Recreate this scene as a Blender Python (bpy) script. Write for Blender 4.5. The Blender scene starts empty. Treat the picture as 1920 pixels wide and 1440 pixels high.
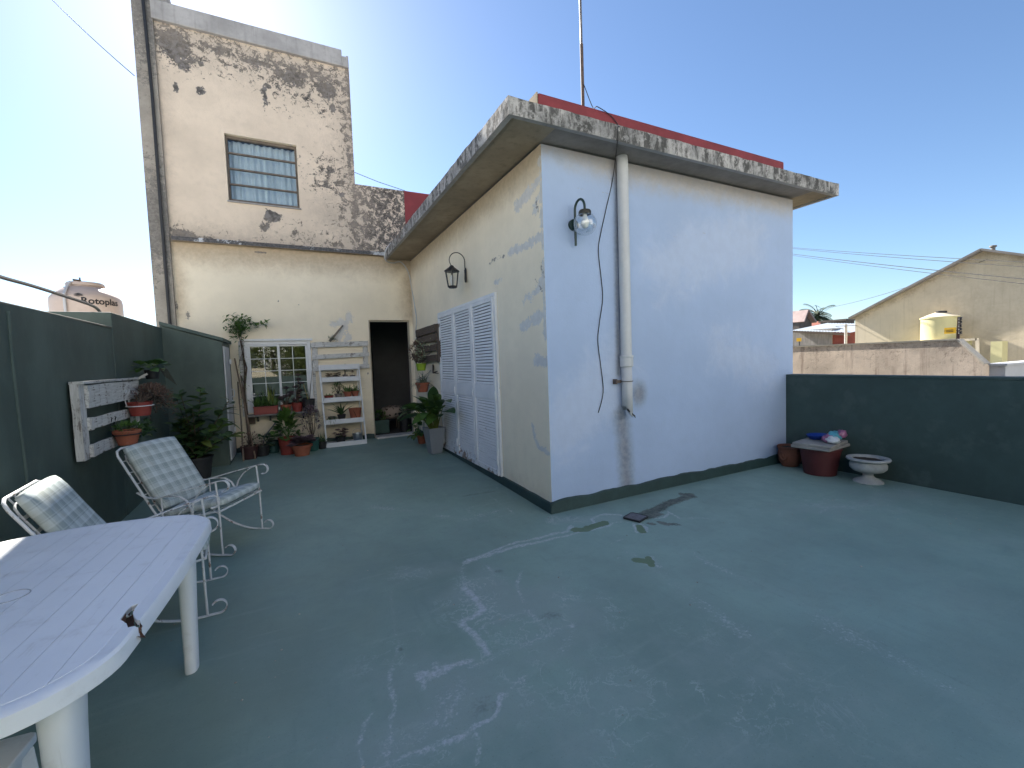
import bpy, bmesh, math, random
import numpy as np
from mathutils import Vector, Matrix, Quaternion, noise as mnoise

scene = bpy.context.scene
coll = scene.collection
R = math.radians
random.seed(7)
rng = np.random.default_rng(7)

# ------------------------------------------------------------------ camera
FPX = 816.9; YAW, PITCH, ROLL = 0.4663, -0.0542, -0.0355
CAM = Vector((-2.1157, -3.4569, 1.45))
fw = Vector((math.sin(YAW) * math.cos(PITCH), math.cos(YAW) * math.cos(PITCH), math.sin(PITCH)))
rt0 = Vector((math.cos(YAW), -math.sin(YAW), 0)); up0 = rt0.cross(fw)
rt = math.cos(ROLL) * rt0 + math.sin(ROLL) * up0
up = -math.sin(ROLL) * rt0 + math.cos(ROLL) * up0
cam_data = bpy.data.cameras.new('Camera'); cam = bpy.data.objects.new('Camera', cam_data)
coll.objects.link(cam); scene.camera = cam
cam_data.sensor_fit = 'HORIZONTAL'; cam_data.sensor_width = 36
cam_data.lens = 36 * FPX / 1920
cam_data.clip_start = 0.02; cam_data.clip_end = 4000
cam.matrix_world = Matrix(((rt.x, up.x, -fw.x, CAM.x), (rt.y, up.y, -fw.y, CAM.y), (rt.z, up.z, -fw.z, CAM.z), (0, 0, 0, 1)))

# photograph pixel -> point on a known plane of the place (floor, wall ...)
def ray(u, v): return (u - 960) / FPX * rt - (v - 720) / FPX * up + fw
def PX(u, v, x): d = ray(u, v); return CAM + d * ((x - CAM.x) / d.x)
def PY(u, v, y): d = ray(u, v); return CAM + d * ((y - CAM.y) / d.y)
def PZ(u, v, z=0.0): d = ray(u, v); return CAM + d * ((z - CAM.z) / d.z)
SL = 0.021                                   # the terrace floor climbs gently towards the back wall
def fz(y): return SL * max(0.0, y)
def PF(u, v):
    p = PZ(u, v, 0)
    for _ in range(12): p = PZ(u, v, fz(p.y))
    return p

# ------------------------------------------------------------------ light
SUN_AZ, SUN_EL = R(-6.5), R(36)
world = bpy.data.worlds.new('World'); scene.world = world; world.use_nodes = True
wn = world.node_tree; bg = wn.nodes['Background']
sky = wn.nodes.new('ShaderNodeTexSky'); sky.sky_type = 'NISHITA'; sky.sun_disc = False
sky.sun_elevation = SUN_EL; sky.sun_rotation = SUN_AZ
sky.altitude = 30; sky.air_density = 1.0; sky.dust_density = 0.32; sky.ozone_density = 4.5
wn.links.new(sky.outputs[0], bg.inputs[0]); bg.inputs[1].default_value = 0.06
sun_d = bpy.data.lights.new('Sun', 'SUN'); sun_d.energy = 5.0; sun_d.angle = R(0.5); sun_d.color = (1.0, 0.95, 0.87)
sun = bpy.data.objects.new('Sun', sun_d); coll.objects.link(sun)
SDIR = Vector((math.sin(SUN_AZ) * math.cos(SUN_EL), math.cos(SUN_AZ) * math.cos(SUN_EL), math.sin(SUN_EL)))
sun.rotation_euler = SDIR.to_track_quat('Z', 'Y').to_euler(); sun.location = SDIR * 30
scene.view_settings.view_transform = 'Standard'; scene.view_settings.look = 'None'
scene.view_settings.gamma = 1; scene.view_settings.use_curve_mapping = False
scene.view_settings.exposure = 1.7
scene.render.engine = 'CYCLES'
cy = scene.cycles; cy.max_bounces = 6; cy.diffuse_bounces = 3; cy.glossy_bounces = 3; cy.transmission_bounces = 6; cy.transparent_max_bounces = 6; cy.caustics_refractive = False; cy.caustics_reflective = False

# ------------------------------------------------------------------ objects helpers
def wl(o):
    v = Vector((0, 0, 0))
    while o is not None: v += o.location; o = o.parent
    return v
def tag(o, label, cat, group=None):
    o['label'] = label; o['category'] = cat
    if group: o['group'] = group
    return o
def thing(name, loc, label, cat, group=None, rz=0):
    o = bpy.data.objects.new(name, None); coll.objects.link(o)
    o.location = loc; o.rotation_euler = (0, 0, rz); o.empty_display_size = .1
    return tag(o, label, cat, group)
def obj(name, me, mat, parent=None):
    o = bpy.data.objects.new(name, me); coll.objects.link(o)
    if mat is not None and not me.materials: me.materials.append(mat)
    if parent is not None: o.parent = parent
    return o
def copy_tree(o, parent=None):
    c = o.copy(); coll.objects.link(c); c.parent = parent
    for ch in list(o.children): copy_tree(ch, c)
    return c

class MB:
    """collects shapes; build() links them as one mesh object. World coordinates unless local=True."""
    def __init__(s): s.v = []; s.f = []; s.sm = []
    def add(s, vs, fs, smooth=False):
        b = len(s.v); s.v += [tuple(p) for p in vs]
        s.f += [tuple(i + b for i in f) for f in fs]; s.sm += [smooth] * len(fs); return s
    def box(s, c, d, rot=None, jit=0):
        c = Vector(c); h = Vector(d) * .5; vs = []
        for z in (-1, 1):
            for y in (-1, 1):
                for x in (-1, 1):
                    p = Vector((x * h.x, y * h.y, z * h.z))
                    if jit: p += Vector((random.uniform(-jit, jit), random.uniform(-jit, jit), random.uniform(-jit, jit)))
                    if rot is not None: p = rot @ p
                    vs.append(c + p)
        return s.add(vs, [(0, 2, 3, 1), (4, 5, 7, 6), (0, 1, 5, 4), (2, 6, 7, 3), (0, 4, 6, 2), (1, 3, 7, 5)])
    def bb(s, a, b, jit=0):
        a = Vector(a); b = Vector(b); return s.box((a + b) / 2, [abs(b[i] - a[i]) for i in range(3)], None, jit)
    def bar(s, a, b, w, t, upv=(0, 0, 1)):
        a = Vector(a); b = Vector(b); d = (b - a); L = d.length; d = d.normalized(); u = Vector(upv)
        y = u.cross(d)
        if y.length < 1e-4: y = Vector((1, 0, 0)).cross(d)
        y.normalize(); z = d.cross(y)
        return s.box((a + b) / 2, (L, w, t), Matrix((d, y, z)).transposed())
    def tube(s, pts, r, n=8, caps=True, flat=None):
        pts = [Vector(p) for p in pts]; m = len(pts); rs = r if isinstance(r, (list, tuple)) else [r] * m
        vs = []; prev = None
        for i, p in enumerate(pts):
            t = (pts[min(i + 1, m - 1)] - pts[max(i - 1, 0)])
            t = t.normalized() if t.length > 1e-9 else Vector((0, 0, 1))
            if prev is None: a = t.orthogonal().normalized()
            else:
                a = prev - t * prev.dot(t)
                a = a.normalized() if a.length > 1e-6 else t.orthogonal().normalized()
            prev = a; b = t.cross(a)
            for k in range(n):
                q = 2 * math.pi * k / n; vs.append(p + (a * math.cos(q) + b * math.sin(q)) * rs[i])
        fs = []
        for i in range(m - 1):
            for k in range(n):
                fs.append((i * n + k, i * n + (k + 1) % n, (i + 1) * n + (k + 1) % n, (i + 1) * n + k))
        if caps: fs.append(tuple(reversed(range(n)))); fs.append(tuple((m - 1) * n + k for k in range(n)))
        return s.add(vs, fs, True)
    def strap(s, pts, w, t, side):
        """flat bar along pts; side = direction of its width"""
        pts = [Vector(p) for p in pts]; m = len(pts); sd = Vector(side).normalized(); vs = []
        for i, p in enumerate(pts):
            d = (pts[min(i + 1, m - 1)] - pts[max(i - 1, 0)]).normalized(); nn = sd.cross(d).normalized()
            for a, b in ((-1, -1), (1, -1), (1, 1), (-1, 1)): vs.append(p + sd * (a * w / 2) + nn * (b * t / 2))
        fs = [(3, 2, 1, 0), tuple((m - 1) * 4 + k for k in range(4))]
        for i in range(m - 1):
            for k in range(4): fs.append((i * 4 + k, i * 4 + (k + 1) % 4, (i + 1) * 4 + (k + 1) % 4, (i + 1) * 4 + k))
        return s.add(vs, fs)
    def lathe(s, prof, c, n=28, wob=0, sx=1, sy=1):
        c = Vector(c); vs = []; m = len(prof)
        for r, z in prof:
            for k in range(n):
                q = 2 * math.pi * k / n; rr = r * (1 + wob * math.sin(3 * q + z * 20))
                vs.append((c.x + sx * rr * math.cos(q), c.y + sy * rr * math.sin(q), c.z + z))
        fs = []
        for i in range(m - 1):
            for k in range(n): fs.append((i * n + k, i * n + (k + 1) % n, (i + 1) * n + (k + 1) % n, (i + 1) * n + k))
        if prof[0][0] > 1e-4: fs.append(tuple(reversed(range(n))))
        if prof[-1][0] > 1e-4: fs.append(tuple((m - 1) * n + k for k in range(n)))
        return s.add(vs, fs, True)
    def disc(s, c, r, n=20, bump=0):
        c = Vector(c); vs = [c + Vector((0, 0, bump))]
        for ring, q0 in ((.6, .5), (1, 0)):
            for k in range(n):
                q = 2 * math.pi * k / n
                vs.append(c + Vector((r * ring * math.cos(q), r * ring * math.sin(q), bump * q0 + random.uniform(-.006, .006))))
        fs = [(0, 1 + k, 1 + (k + 1) % n) for k in range(n)]
        fs += [(1 + k, 1 + n + k, 1 + n + (k + 1) % n, 1 + (k + 1) % n) for k in range(n)]
        return s.add(vs, fs, True)
    def leaf(s, p, d, L, W, droop=.3, roll=None, fold=.25, segs=3, tip=.0, wid=.45):
        p = Vector(p); d = Vector(d).normalized(); side = d.cross(Vector((0, 0, 1)))
        if side.length < .05: side = Vector((1, 0, 0))
        side.normalize()
        if roll is None: roll = random.uniform(-.5, .5)
        side = Quaternion(d, roll) @ side
        vs = []; pos = p.copy(); dd = d.copy()
        for i in range(segs + 1):
            t = i / segs; w = W * .5 * (math.sin(math.pi * min(1, t ** wid * .97 + .03)) ** .8 if t < 1 else tip)
            nn = side.cross(dd).normalized()
            vs += [pos - side * w + nn * w * fold, pos, pos + side * w + nn * w * fold]
            dd = (dd + Vector((0, 0, -droop / segs))).normalized(); pos = pos + dd * (L / segs)
        fs = []
        for i in range(segs):
            a = i * 3; fs += [(a, a + 1, a + 4, a + 3), (a + 1, a + 2, a + 5, a + 4)]
        return s.add(vs, fs, True)
    def mesh(s, name, off=None):
        me = bpy.data.meshes.new(name)
        vs = s.v if off is None else [(x - off[0], y - off[1], z - off[2]) for x, y, z in s.v]
        me.from_pydata(vs, [], s.f); me.polygons.foreach_set('use_smooth', s.sm); me.update(); return me
    def build(s, name, mat, parent=None, local=False, bevel=0):
        off = None if (local or parent is None) else wl(parent)
        me = s.mesh(name, off); o = obj(name, me, mat, parent)
        if bevel:
            b = o.modifiers.new('bevel', 'BEVEL'); b.width = bevel; b.segments = 2; b.limit_method = 'ANGLE'
        if any(s.sm):
            me.set_sharp_from_angle(angle=R(42))
        return o
    def top(s, name, mat, label, cat, group=None, bevel=0):
        """a thing that is one mesh, its origin at its base"""
        a = np.array(s.v); c = Vector(((a[:, 0].min() + a[:, 0].max()) / 2, (a[:, 1].min() + a[:, 1].max()) / 2, a[:, 2].min()))
        me = s.mesh(name, c); o = obj(name, me, mat); o.location = c
        if bevel:
            b = o.modifiers.new('bevel', 'BEVEL'); b.width = bevel; b.segments = 2; b.limit_method = 'ANGLE'
        if any(s.sm): me.set_sharp_from_angle(angle=R(42))
        return tag(o, label, cat, group)

def grid(name, O, U, V, ul, vl, res, mat, parent=None, holes=(), fields=None, warp=None):
    """rectangular sheet with openings; per-point float attributes give the wear its place"""
    O = np.array(O, float); U = np.array(U, float); V = np.array(V, float)
    def lines(L, br):
        xs = set(np.round(np.linspace(0, L, max(2, int(round(L / res)) + 1)), 5))
        xs = sorted(x for x in xs if all(abs(x - b) > res * .3 for b in br) or x in (0.0, round(L, 5)))
        return np.array(sorted(set(list(xs) + [round(b, 5) for b in br])))
    us = lines(ul, [h for q in holes for h in (q[0], q[1]) if 0 < h < ul]); vs = lines(vl, [h for q in holes for h in (q[2], q[3]) if 0 < h < vl])
    nu, nv = len(us), len(vs); uu, vv = np.meshgrid(us, vs, indexing='ij')
    P = O + uu.reshape(-1, 1) * U + vv.reshape(-1, 1) * V
    i, j = np.meshgrid(np.arange(nu - 1), np.arange(nv - 1), indexing='ij')
    uc = (us[:-1] + us[1:])[:, None] / 2 + 0 * j; vc = (vs[:-1] + vs[1:])[None, :] / 2 + 0 * i
    keep = np.ones_like(i, bool)
    for q in holes: keep &= ~((uc > q[0]) & (uc < q[1]) & (vc > q[2]) & (vc < q[3]))
    a = (i * nv + j)[keep]; F = np.stack([a, a + nv, a + nv + 1, a + 1], 1)
    if warp is not None: P = warp(P)
    off = np.array(wl(parent)) if parent is not None else np.zeros(3)
    me = bpy.data.meshes.new(name); me.vertices.add(len(P)); me.vertices.foreach_set('co', (P - off).ravel())
    me.loops.add(len(F) * 4); me.loops.foreach_set('vertex_index', F.ravel())
    me.polygons.add(len(F)); me.polygons.foreach_set('loop_start', np.arange(len(F)) * 4)
    me.polygons.foreach_set('use_smooth', np.ones(len(F), bool)); me.update(calc_edges=True)
    for k, fn in (fields or {}).items():
        at = me.attributes.new(k, 'FLOAT', 'POINT'); at.data.foreach_set('value', np.clip(fn(P), -2, 2).astype(np.float32))
    return obj(name, me, mat, parent)

# wear fields ---------------------------------------------------------------
def seg_dist(P2, pts):
    d = np.full(len(P2), 1e9)
    for a, b in zip(pts[:-1], pts[1:]):
        a = np.array(a, float); b = np.array(b, float); ab = b - a; L = max(1e-9, ab @ ab)
        t = np.clip(((P2 - a) @ ab) / L, 0, 1); d = np.minimum(d, np.linalg.norm(P2 - a - t[:, None] * ab, axis=1))
    return d
def fbm(P, sc, oct=4, seed=0):
    """cheap value noise, vectorised"""
    out = np.zeros(len(P)); amp = .5; q = P * sc + seed * 17.13
    for o in range(oct):
        f = np.floor(q).astype(np.int64); w = q - f; w = w * w * (3 - 2 * w)
        def h(k):
            x = (k[:, 0] * 374761393 + k[:, 1] * 668265263 + (k[:, 2] * 2147483647 if P.shape[1] > 2 else 0)) & 0xffffffff
            x = ((x ^ (x >> 13)) * 1274126177) & 0xffffffff; return ((x ^ (x >> 16)) & 0xffff) / 65535.
        acc = 0
        for c in range(2 ** P.shape[1]):
            bits = [(c >> b) & 1 for b in range(P.shape[1])]
            wt = np.prod([w[:, b] if bits[b] else 1 - w[:, b] for b in range(P.shape[1])], axis=0)
            acc = acc + wt * h(f + np.array(bits))
        out += amp * acc; amp *= .5; q = q * 2.03 + 5.7
    return out

# ------------------------------------------------------------------ material helpers
class NT:
    def __init__(s, name):
        s.m = bpy.data.materials.new(name); s.m.use_nodes = True; s.t = s.m.node_tree
        s.b = s.t.nodes['Principled BSDF']; s.out = s.t.nodes['Material Output']
    def n(s, ty, inp=None, **props):
        o = s.t.nodes.new('ShaderNode' + ty)
        for k, v in props.items(): setattr(o, k, v)
        for k, v in (inp or {}).items(): s.set(o.inputs[k], v)
        return o
    def set(s, sock, v):
        if isinstance(v, bpy.types.NodeSocket): s.t.links.new(v, sock)
        else:
            if sock.type == 'RGBA' and len(v) == 3: v = (*v, 1)
            sock.default_value = v
    def pos(s, scale=(1, 1, 1), obj=False):
        c = s.n('TexCoord').outputs['Object'] if obj else s.n('NewGeometry').outputs['Position']
        return s.n('Mapping', {'Vector': c, 'Scale': scale}).outputs[0]
    def noise(s, vec, scale, detail=4, rough=.6, dist=0):
        return s.n('TexNoise', {'Vector': vec, 'Scale': scale, 'Detail': detail, 'Roughness': rough, 'Distortion': dist}).outputs[0]
    def math(s, op, a, b=0.0, c=None):
        o = s.n('Math', operation=op); s.set(o.inputs[0], a); s.set(o.inputs[1], b)
        if c is not None: s.set(o.inputs[2], c)
        return o.outputs[0]
    def ss(s, v, lo, hi, to0=0., to1=1.):
        o = s.n('MapRange', {'Value': v, 'From Min': lo, 'From Max': hi, 'To Min': to0, 'To Max': to1}, interpolation_type='SMOOTHSTEP'); return o.outputs[0]
    def mix(s, f, a, b):
        o = s.n('Mix', data_type='RGBA'); s.set(o.inputs[0], f); s.set(o.inputs[6], a); s.set(o.inputs[7], b); return o.outputs[2]
    def attr(s, name): return s.n('Attribute', attribute_name=name).outputs['Fac']
    def bump(s, h, strength=.3, dist=.01):
        o = s.n('Bump', {'Height': h, 'Strength': strength, 'Distance': dist}); s.t.links.new(o.outputs[0], s.b.inputs['Normal'])
    def fin(s, col, rough=.8, spec=None, metal=0):
        s.set(s.b.inputs['Base Color'], col); s.set(s.b.inputs['Roughness'], rough); s.b.inputs['Metallic'].default_value = metal
        if spec is not None: s.b.inputs['Specular IOR Level'].default_value = spec
        return s.m

def sc3(c, k): return tuple(min(1, x * k) for x in c)
def simple(name, c, rough=.7, var=.18, scale=8, bump=.15, metal=0, spec=None, stretch=(1, 1, 1), objc=True, dirt=None):
    t = NT(name); v = t.pos(stretch, objc)
    n = t.noise(v, scale, 5, .65); col = t.mix(t.ss(n, .3, .7), sc3(c, 1 - var), sc3(c, 1 + var))
    fine = t.noise(v, scale * 9, 3)
    col = t.mix(t.ss(fine, .35, .7, 0, .35), col, sc3(c, 1 - var * 1.2))
    if dirt: col = t.mix(t.ss(t.noise(v, dirt[1], 6, .7), dirt[2], dirt[2] + .12, 0, dirt[3]), col, dirt[0])
    if bump: t.bump(t.math('ADD', n, t.math('MULTIPLY', fine, .4)), bump, .008)
    return t.fin(col, rough, spec, metal)

def plaster(name, base, stains, var=.07, scale=1.2, rough=.92, bump=.25, grain=60, streak=None):
    """stains: (attribute, colour, colour2, noise scale, noise amount, lo, hi, opacity)"""
    t = NT(name); v = t.pos()
    n1 = t.noise(v, scale, 5, .6); col = t.mix(t.ss(n1, .3, .7), sc3(base, 1 - var), sc3(base, 1 + var * .7))
    n2 = t.noise(v, scale * 7, 4, .6); col = t.mix(t.ss(n2, .45, .75, 0, .35), col, sc3(base, 1 - var * 1.6))
    if streak:
        vs = t.pos((9, 9, .6)); col = t.mix(t.ss(t.noise(vs, 1.5, 4), .5, .75, 0, streak[1]), col, streak[0])
    h = t.math('MULTIPLY', t.noise(v, grain, 3), .5); h = t.math('ADD', h, t.math('MULTIPLY', n2, .8))
    for at, c1, c2, ns, na, lo, hi, op in stains:
        nz = t.math('ADD', t.math('MULTIPLY', t.noise(v, ns, 7, .72, .6), .7), t.math('MULTIPLY', t.noise(v, ns * 5, 5, .7), .3)); nz2 = t.noise(v, ns * 2.7, 3, .6)
        val = t.math('ADD', t.attr(at), t.math('MULTIPLY', t.math('SUBTRACT', nz, .5), na))
        m = t.math('MULTIPLY', t.ss(val, lo, hi), t.ss(t.attr(at), -.55, .12)); sc = t.mix(t.ss(nz2, .35, .65), c1, c2)
        col = t.mix(t.math('MULTIPLY', m, op), col, sc); h = t.math('SUBTRACT', h, t.math('MULTIPLY', m, .7))
    t.bump(h, bump, .012)
    return t.fin(col, rough, .3)
# ------------------------------------------------------------------ dimensions of the place (metres)
D = 4.88; H1 = 3.39; TS = 0.145; LX = 3.77; OX = .478; OY = .315; O2 = .436; LP = 3.62; HP = 1.142; WX = -3.655

def blobs2(pl, lst, kx, kz):
    """pl: axes used; lst: (centre point, ru, rv, strength)"""
    def fn(P):
        d = np.full(len(P), -1.)
        for c, ru, rv, st in lst:
            q = st - np.sqrt(((P[:, pl[0]] - c[pl[0]]) / ru) ** 2 + ((P[:, pl[1]] - c[pl[1]]) / rv) ** 2)
            d = np.maximum(d, q)
        return d
    return fn
def lines2(pl, lst, wob=0):
    """lst: (points, half width, strength): 1 on the line, falling to 0 at the half width"""
    def fn(P):
        d = np.full(len(P), -1.); Q = P[:, list(pl)]
        if wob: Q = Q + wob * (np.stack([fbm(Q, 5., 4, 1), fbm(Q, 5., 4, 9)], 1) - .47) + wob * .4 * (np.stack([fbm(Q, 22., 3, 4), fbm(Q, 22., 3, 6)], 1) - .44)
        for pts, hw, st in lst:
            q = st * (1 - seg_dist(Q, [(p[pl[0]], p[pl[1]]) for p in pts]) / hw); d = np.maximum(d, q)
        return d
    return fn
def mx(*fs): return lambda P: np.max([f(P) for f in fs], axis=0)

# ------------------------------------------------------------------ materials of the setting
CREAM = (.60, .49, .325); CREAM2 = (.89, .79, .62); GREEN = (.026, .056, .056); GREEN_LIT = (.078, .110, .097)
BLK = (.035, .034, .034); GRY = (.20, .19, .185); PUTTY = (.60, .59, .58)
m_tower = plaster('peeling beige render', (.71, .595, .475), [
    ('peel', (.19, .18, .178), (.06, .058, .058), 5, 4.6, .34, .46, .95),
    ('moss', (.03, .029, .029), (.13, .12, .115), 9, 8.5, .5, 1.0, .93),
    ('brown_tone', (.34, .29, .245), (.46, .39, .32), 5, 1.6, .15, .9, .5)], var=.09, scale=1.6, bump=.5)
m_back = plaster('cream lower wall', CREAM2, [
    ('brown_tone', (.33, .24, .15), (.42, .31, .20), 6, .8, .0, .9, .75),
    ('putty', PUTTY, (.66, .65, .64), 5, 5.0, .35, .55, .8),
    ('peel', GRY, (.12, .11, .11), 10, 3.0, .35, .5, .8)], var=.06, scale=1.3)
m_side = plaster('cream side wall', CREAM2, [
    ('brown_tone', (.34, .25, .16), (.44, .33, .21), 6, .8, .0, .9, .7),
    ('putty', PUTTY, (.68, .67, .66), 5, 5.0, .35, .55, .85),
    ('peel', (.30, .28, .26), (.14, .13, .13), 9, 6.0, .55, .7, .8)], var=.06, scale=1.3)
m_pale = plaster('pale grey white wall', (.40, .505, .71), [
    ('brown_tone', (.46, .37, .26), (.40, .33, .25), 5, .9, .0, .9, .7),
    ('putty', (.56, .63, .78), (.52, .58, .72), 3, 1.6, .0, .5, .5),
    ('grey_mark', (.15, .15, .155), (.26, .255, .25), 7, .7, .05, .85, .72),
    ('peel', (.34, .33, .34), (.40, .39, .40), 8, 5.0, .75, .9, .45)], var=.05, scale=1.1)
m_fascia = NT('mossy concrete edge'); _t = m_fascia; _v = _t.pos((7, 7, 1.6)); _w = _t.pos()
_c = _t.mix(_t.ss(_t.noise(_w, 5, 6), .35, .65), (.30, .295, .29), (.52, .50, .48))
_m = _t.math('MULTIPLY', _t.ss(_t.noise(_v, 1.4, 6, .7, .3), .42, .55), _t.ss(_t.noise(_w, 18, 6, .75), .40, .52))
_c = _t.mix(_t.math('MULTIPLY', _m, .82), _c, (.035, .035, .033)); _c = _t.mix(_t.ss(_t.noise(_w, 32, 5, .7), .5, .62, 0, .5), _c, (.16, .15, .14))
_c = _t.mix(_t.ss(_t.noise(_w, 2.1, 4), .62, .72, 0, .5), _c, (.12, .085, .05))
_t.bump(_t.noise(_w, 40, 5), .6, .01); m_fascia = _t.fin(_c, .95, .2)
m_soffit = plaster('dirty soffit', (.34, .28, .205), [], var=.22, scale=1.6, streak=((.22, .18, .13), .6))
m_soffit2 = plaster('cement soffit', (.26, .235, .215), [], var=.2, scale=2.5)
m_red = simple('red roof paint', (.23, .036, .042), .75, .16, 3, .3, objc=False, dirt=((.12, .03, .03), 2.5, .58, .5))
m_concrete = plaster('grey coping render', (.40, .385, .375), [], var=.2, scale=2.2, streak=((.22, .21, .2), .55), bump=.4)
m_ledge = plaster('chipped ledge', (.50, .51, .53), [('moss', (.05, .05, .05), (.12, .11, .11), 12, 3.0, .3, .42, .95)], var=.15, scale=3)
m_green_lit = NT('dark green paint lit wall'); _t = m_green_lit; _v = _t.pos(); _vs = _t.pos((1.3, 1.3, .5))  # parapet paint lightened: this wall's stronger light put into the colour
_c = _t.mix(_t.ss(_t.noise(_vs, 1.2, 5), .38, .66), sc3(GREEN_LIT, .85), sc3(GREEN_LIT, 1.22))
_c = _t.mix(_t.ss(_t.noise(_v, 5, 5), .45, .8, 0, .4), _c, sc3(GREEN_LIT, 1.5))
_t.bump(_t.math('ADD', _t.noise(_v, 3, 4), _t.math('MULTIPLY', _t.noise(_v, 70, 3), .25)), .3, .012); m_green_lit = _t.fin(_c, .6, .4)
m_pil = plaster('grey weathered party wall', (.37, .335, .29), [('moss', (.10, .095, .09), (.2, .19, .18), 12, 2.6, .2, .45, .7)], var=.2, scale=3, bump=.5)
m_green = simple('dark green skirting paint', GREEN, .55, .2, 4, .25, objc=False)
m_dark = simple('indoor darkness colour', (.055, .052, .05), .9, .1, 3, .05, objc=False)  # indoor darkness put into the colour of floor and back rooms
m_dark2 = simple('indoor dimness colour', (.13, .13, .135), .9, .1, 3, .05, objc=False)  # dimness of the rooms put into this grey, also used behind slats
m_black = simple('black iron', (.022, .022, .024), .5, .2, 30, .2)
m_white = simple('white enamel', (.74, .75, .76), .45, .05, 6, .08, dirt=((.36, .29, .22), 9, .66, .5))
m_whitewood = NT('weathered white wood'); _t = m_whitewood; _v = _t.pos((3, 3, 3), True); _g = _t.pos((6, 60, 60), True)
_c = _t.mix(_t.ss(_t.noise(_g, 1.0, 5), .35, .65), (.52, .51, .49), (.66, .65, .63))
_c = _t.mix(_t.ss(_t.math('ADD', _t.math('MULTIPLY', _t.noise(_g, 1.3, 5), .45), _t.math('MULTIPLY', _t.noise(_v, 3, 6, .7), .55)), .52, .6, 0, .85), _c, (.16, .135, .115))
_t.bump(_t.noise(_g, 1.5, 4), .5, .006); m_whitewood = _t.fin(_c, .85, .25)
m_brownwood = simple('brown weathered wood', (.105, .078, .06), .9, .35, 4, .5, stretch=(3, 14, 14))
m_terra = simple('terracotta', (.33, .105, .06), .8, .16, 7, .25, dirt=((.42, .33, .27), 5, .62, .45))
m_redpl = simple('red brown plastic', (.26, .045, .035), .5, .12, 5, .08)
m_soil = simple('soil', (.035, .026, .02), .97, .4, 25, .7)
m_pvc = simple('grey white pipe', (.56, .57, .58), .5, .06, 4, .05, dirt=((.33, .31, .29), 6, .63, .4))
m_plast = NT('white plastic'); _t = m_plast; _v = _t.pos(obj=True)
_c = _t.mix(_t.ss(_t.noise(_v, 3, 5), .35, .7), (.83, .84, .855), (.88, .885, .89))
_c = _t.mix(_t.ss(_t.noise(_v, 7, 7, .75), .52, .70, 0, .35), _c, (.56, .54, .52)); _c = _t.mix(_t.ss(_t.noise(_t.pos((40, 3, 3), True), 2, 4), .62, .7, 0, .3), _c, (.60, .59, .57))
_t.bump(_t.noise(_v, 90, 2), .06, .004); m_plast = _t.fin(_c, _t.ss(_t.noise(_v, 6, 4), .3, .7, .38, .55), .4)
def glass(name, rough=.02, tint=(.9, .95, .95), f0=.05):
    """thin sheet: clear with a fresnel reflection"""
    t = NT(name); gl_ = t.n('BsdfGlossy', {'Color': (1, 1, 1), 'Roughness': rough}); tr_ = t.n('BsdfTransparent', {'Color': tint})
    fc = t.n('LayerWeight', {'Blend': .5}).outputs['Facing']; mx_ = t.n('MixShader', {0: t.math('MULTIPLY_ADD', t.math('POWER', fc, 5.0), .9, f0)}); t.t.links.new(tr_.outputs[0], mx_.inputs[1]); t.t.links.new(gl_.outputs[0], mx_.inputs[2]); t.t.links.new(mx_.outputs[0], t.out.inputs[0])
    t.t.nodes.remove(t.b); return t.m
m_glass = glass('window glass')
def leafmat(name, c, c2, rough=.45, trans=.15):
    t = NT(name); v = t.pos(obj=True)
    rnd = t.n('ObjectInfo').outputs['Random']; isl = t.n('NewGeometry').outputs['Random Per Island']
    k = t.math('ADD', t.math('MULTIPLY', isl, .7), t.math('MULTIPLY', rnd, .3))
    col = t.mix(k, c, c2); col = t.mix(t.ss(t.noise(v, 14, 3), .4, .75, 0, .4), col, sc3(c, .6))
    t.b.inputs['Subsurface Weight'].default_value = 0
    m = t.fin(col, rough, .4)
    tr = t.n('BsdfTranslucent', {'Color': col}); mxn = t.n('MixShader', {0: trans}); t.t.links.new(t.b.outputs[0], mxn.inputs[1])
    t.t.links.new(tr.outputs[0], mxn.inputs[2]); t.t.links.new(mxn.outputs[0], t.out.inputs[0]); return m
m_leaf = leafmat('fresh green leaf', (.06, .135, .03), (.12, .22, .05))
m_leafd = leafmat('dark green leaf', (.035, .085, .032), (.075, .14, .05))
m_leafy = leafmat('yellow green leaf', (.12, .16, .03), (.18, .21, .05))
m_leafp = leafmat('purple succulent leaf', (.13, .09, .11), (.23, .16, .18), .55)
m_leafb = leafmat('dry brown leaf', (.14, .09, .07), (.25, .16, .12), .8)
m_leafg = leafmat('grey green leaf', (.13, .17, .12), (.22, .26, .19), .6)
m_leafw = leafmat('pale variegated leaf', (.22, .28, .16), (.40, .42, .32), .5)
m_stem = simple('woody stem', (.085, .06, .042), .9, .3, 20, .4)

# ------------------------------------------------------------------ ground far below and terrace floor
def struct(o): o['kind'] = 'structure'; return o
m_ground = simple('distant ground', (.16, .15, .12), .95, .35, .05, .2, objc=False)
g = MB(); g.add([(-1500, -1500, -3.6), (1500, -1500, -3.6), (1500, 1500, -3.6), (-1500, 1500, -3.6)], [(0, 1, 2, 3)])
struct(g.build('ground', m_ground))
m_rise = plaster('lower storey render', (.45, .40, .33), [], var=.1)
g = MB(); g.bb((-3.9, -6.6, -3.59), (3.8, D + 4, -.03)); struct(g.build('lower_storey', m_rise))

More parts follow.
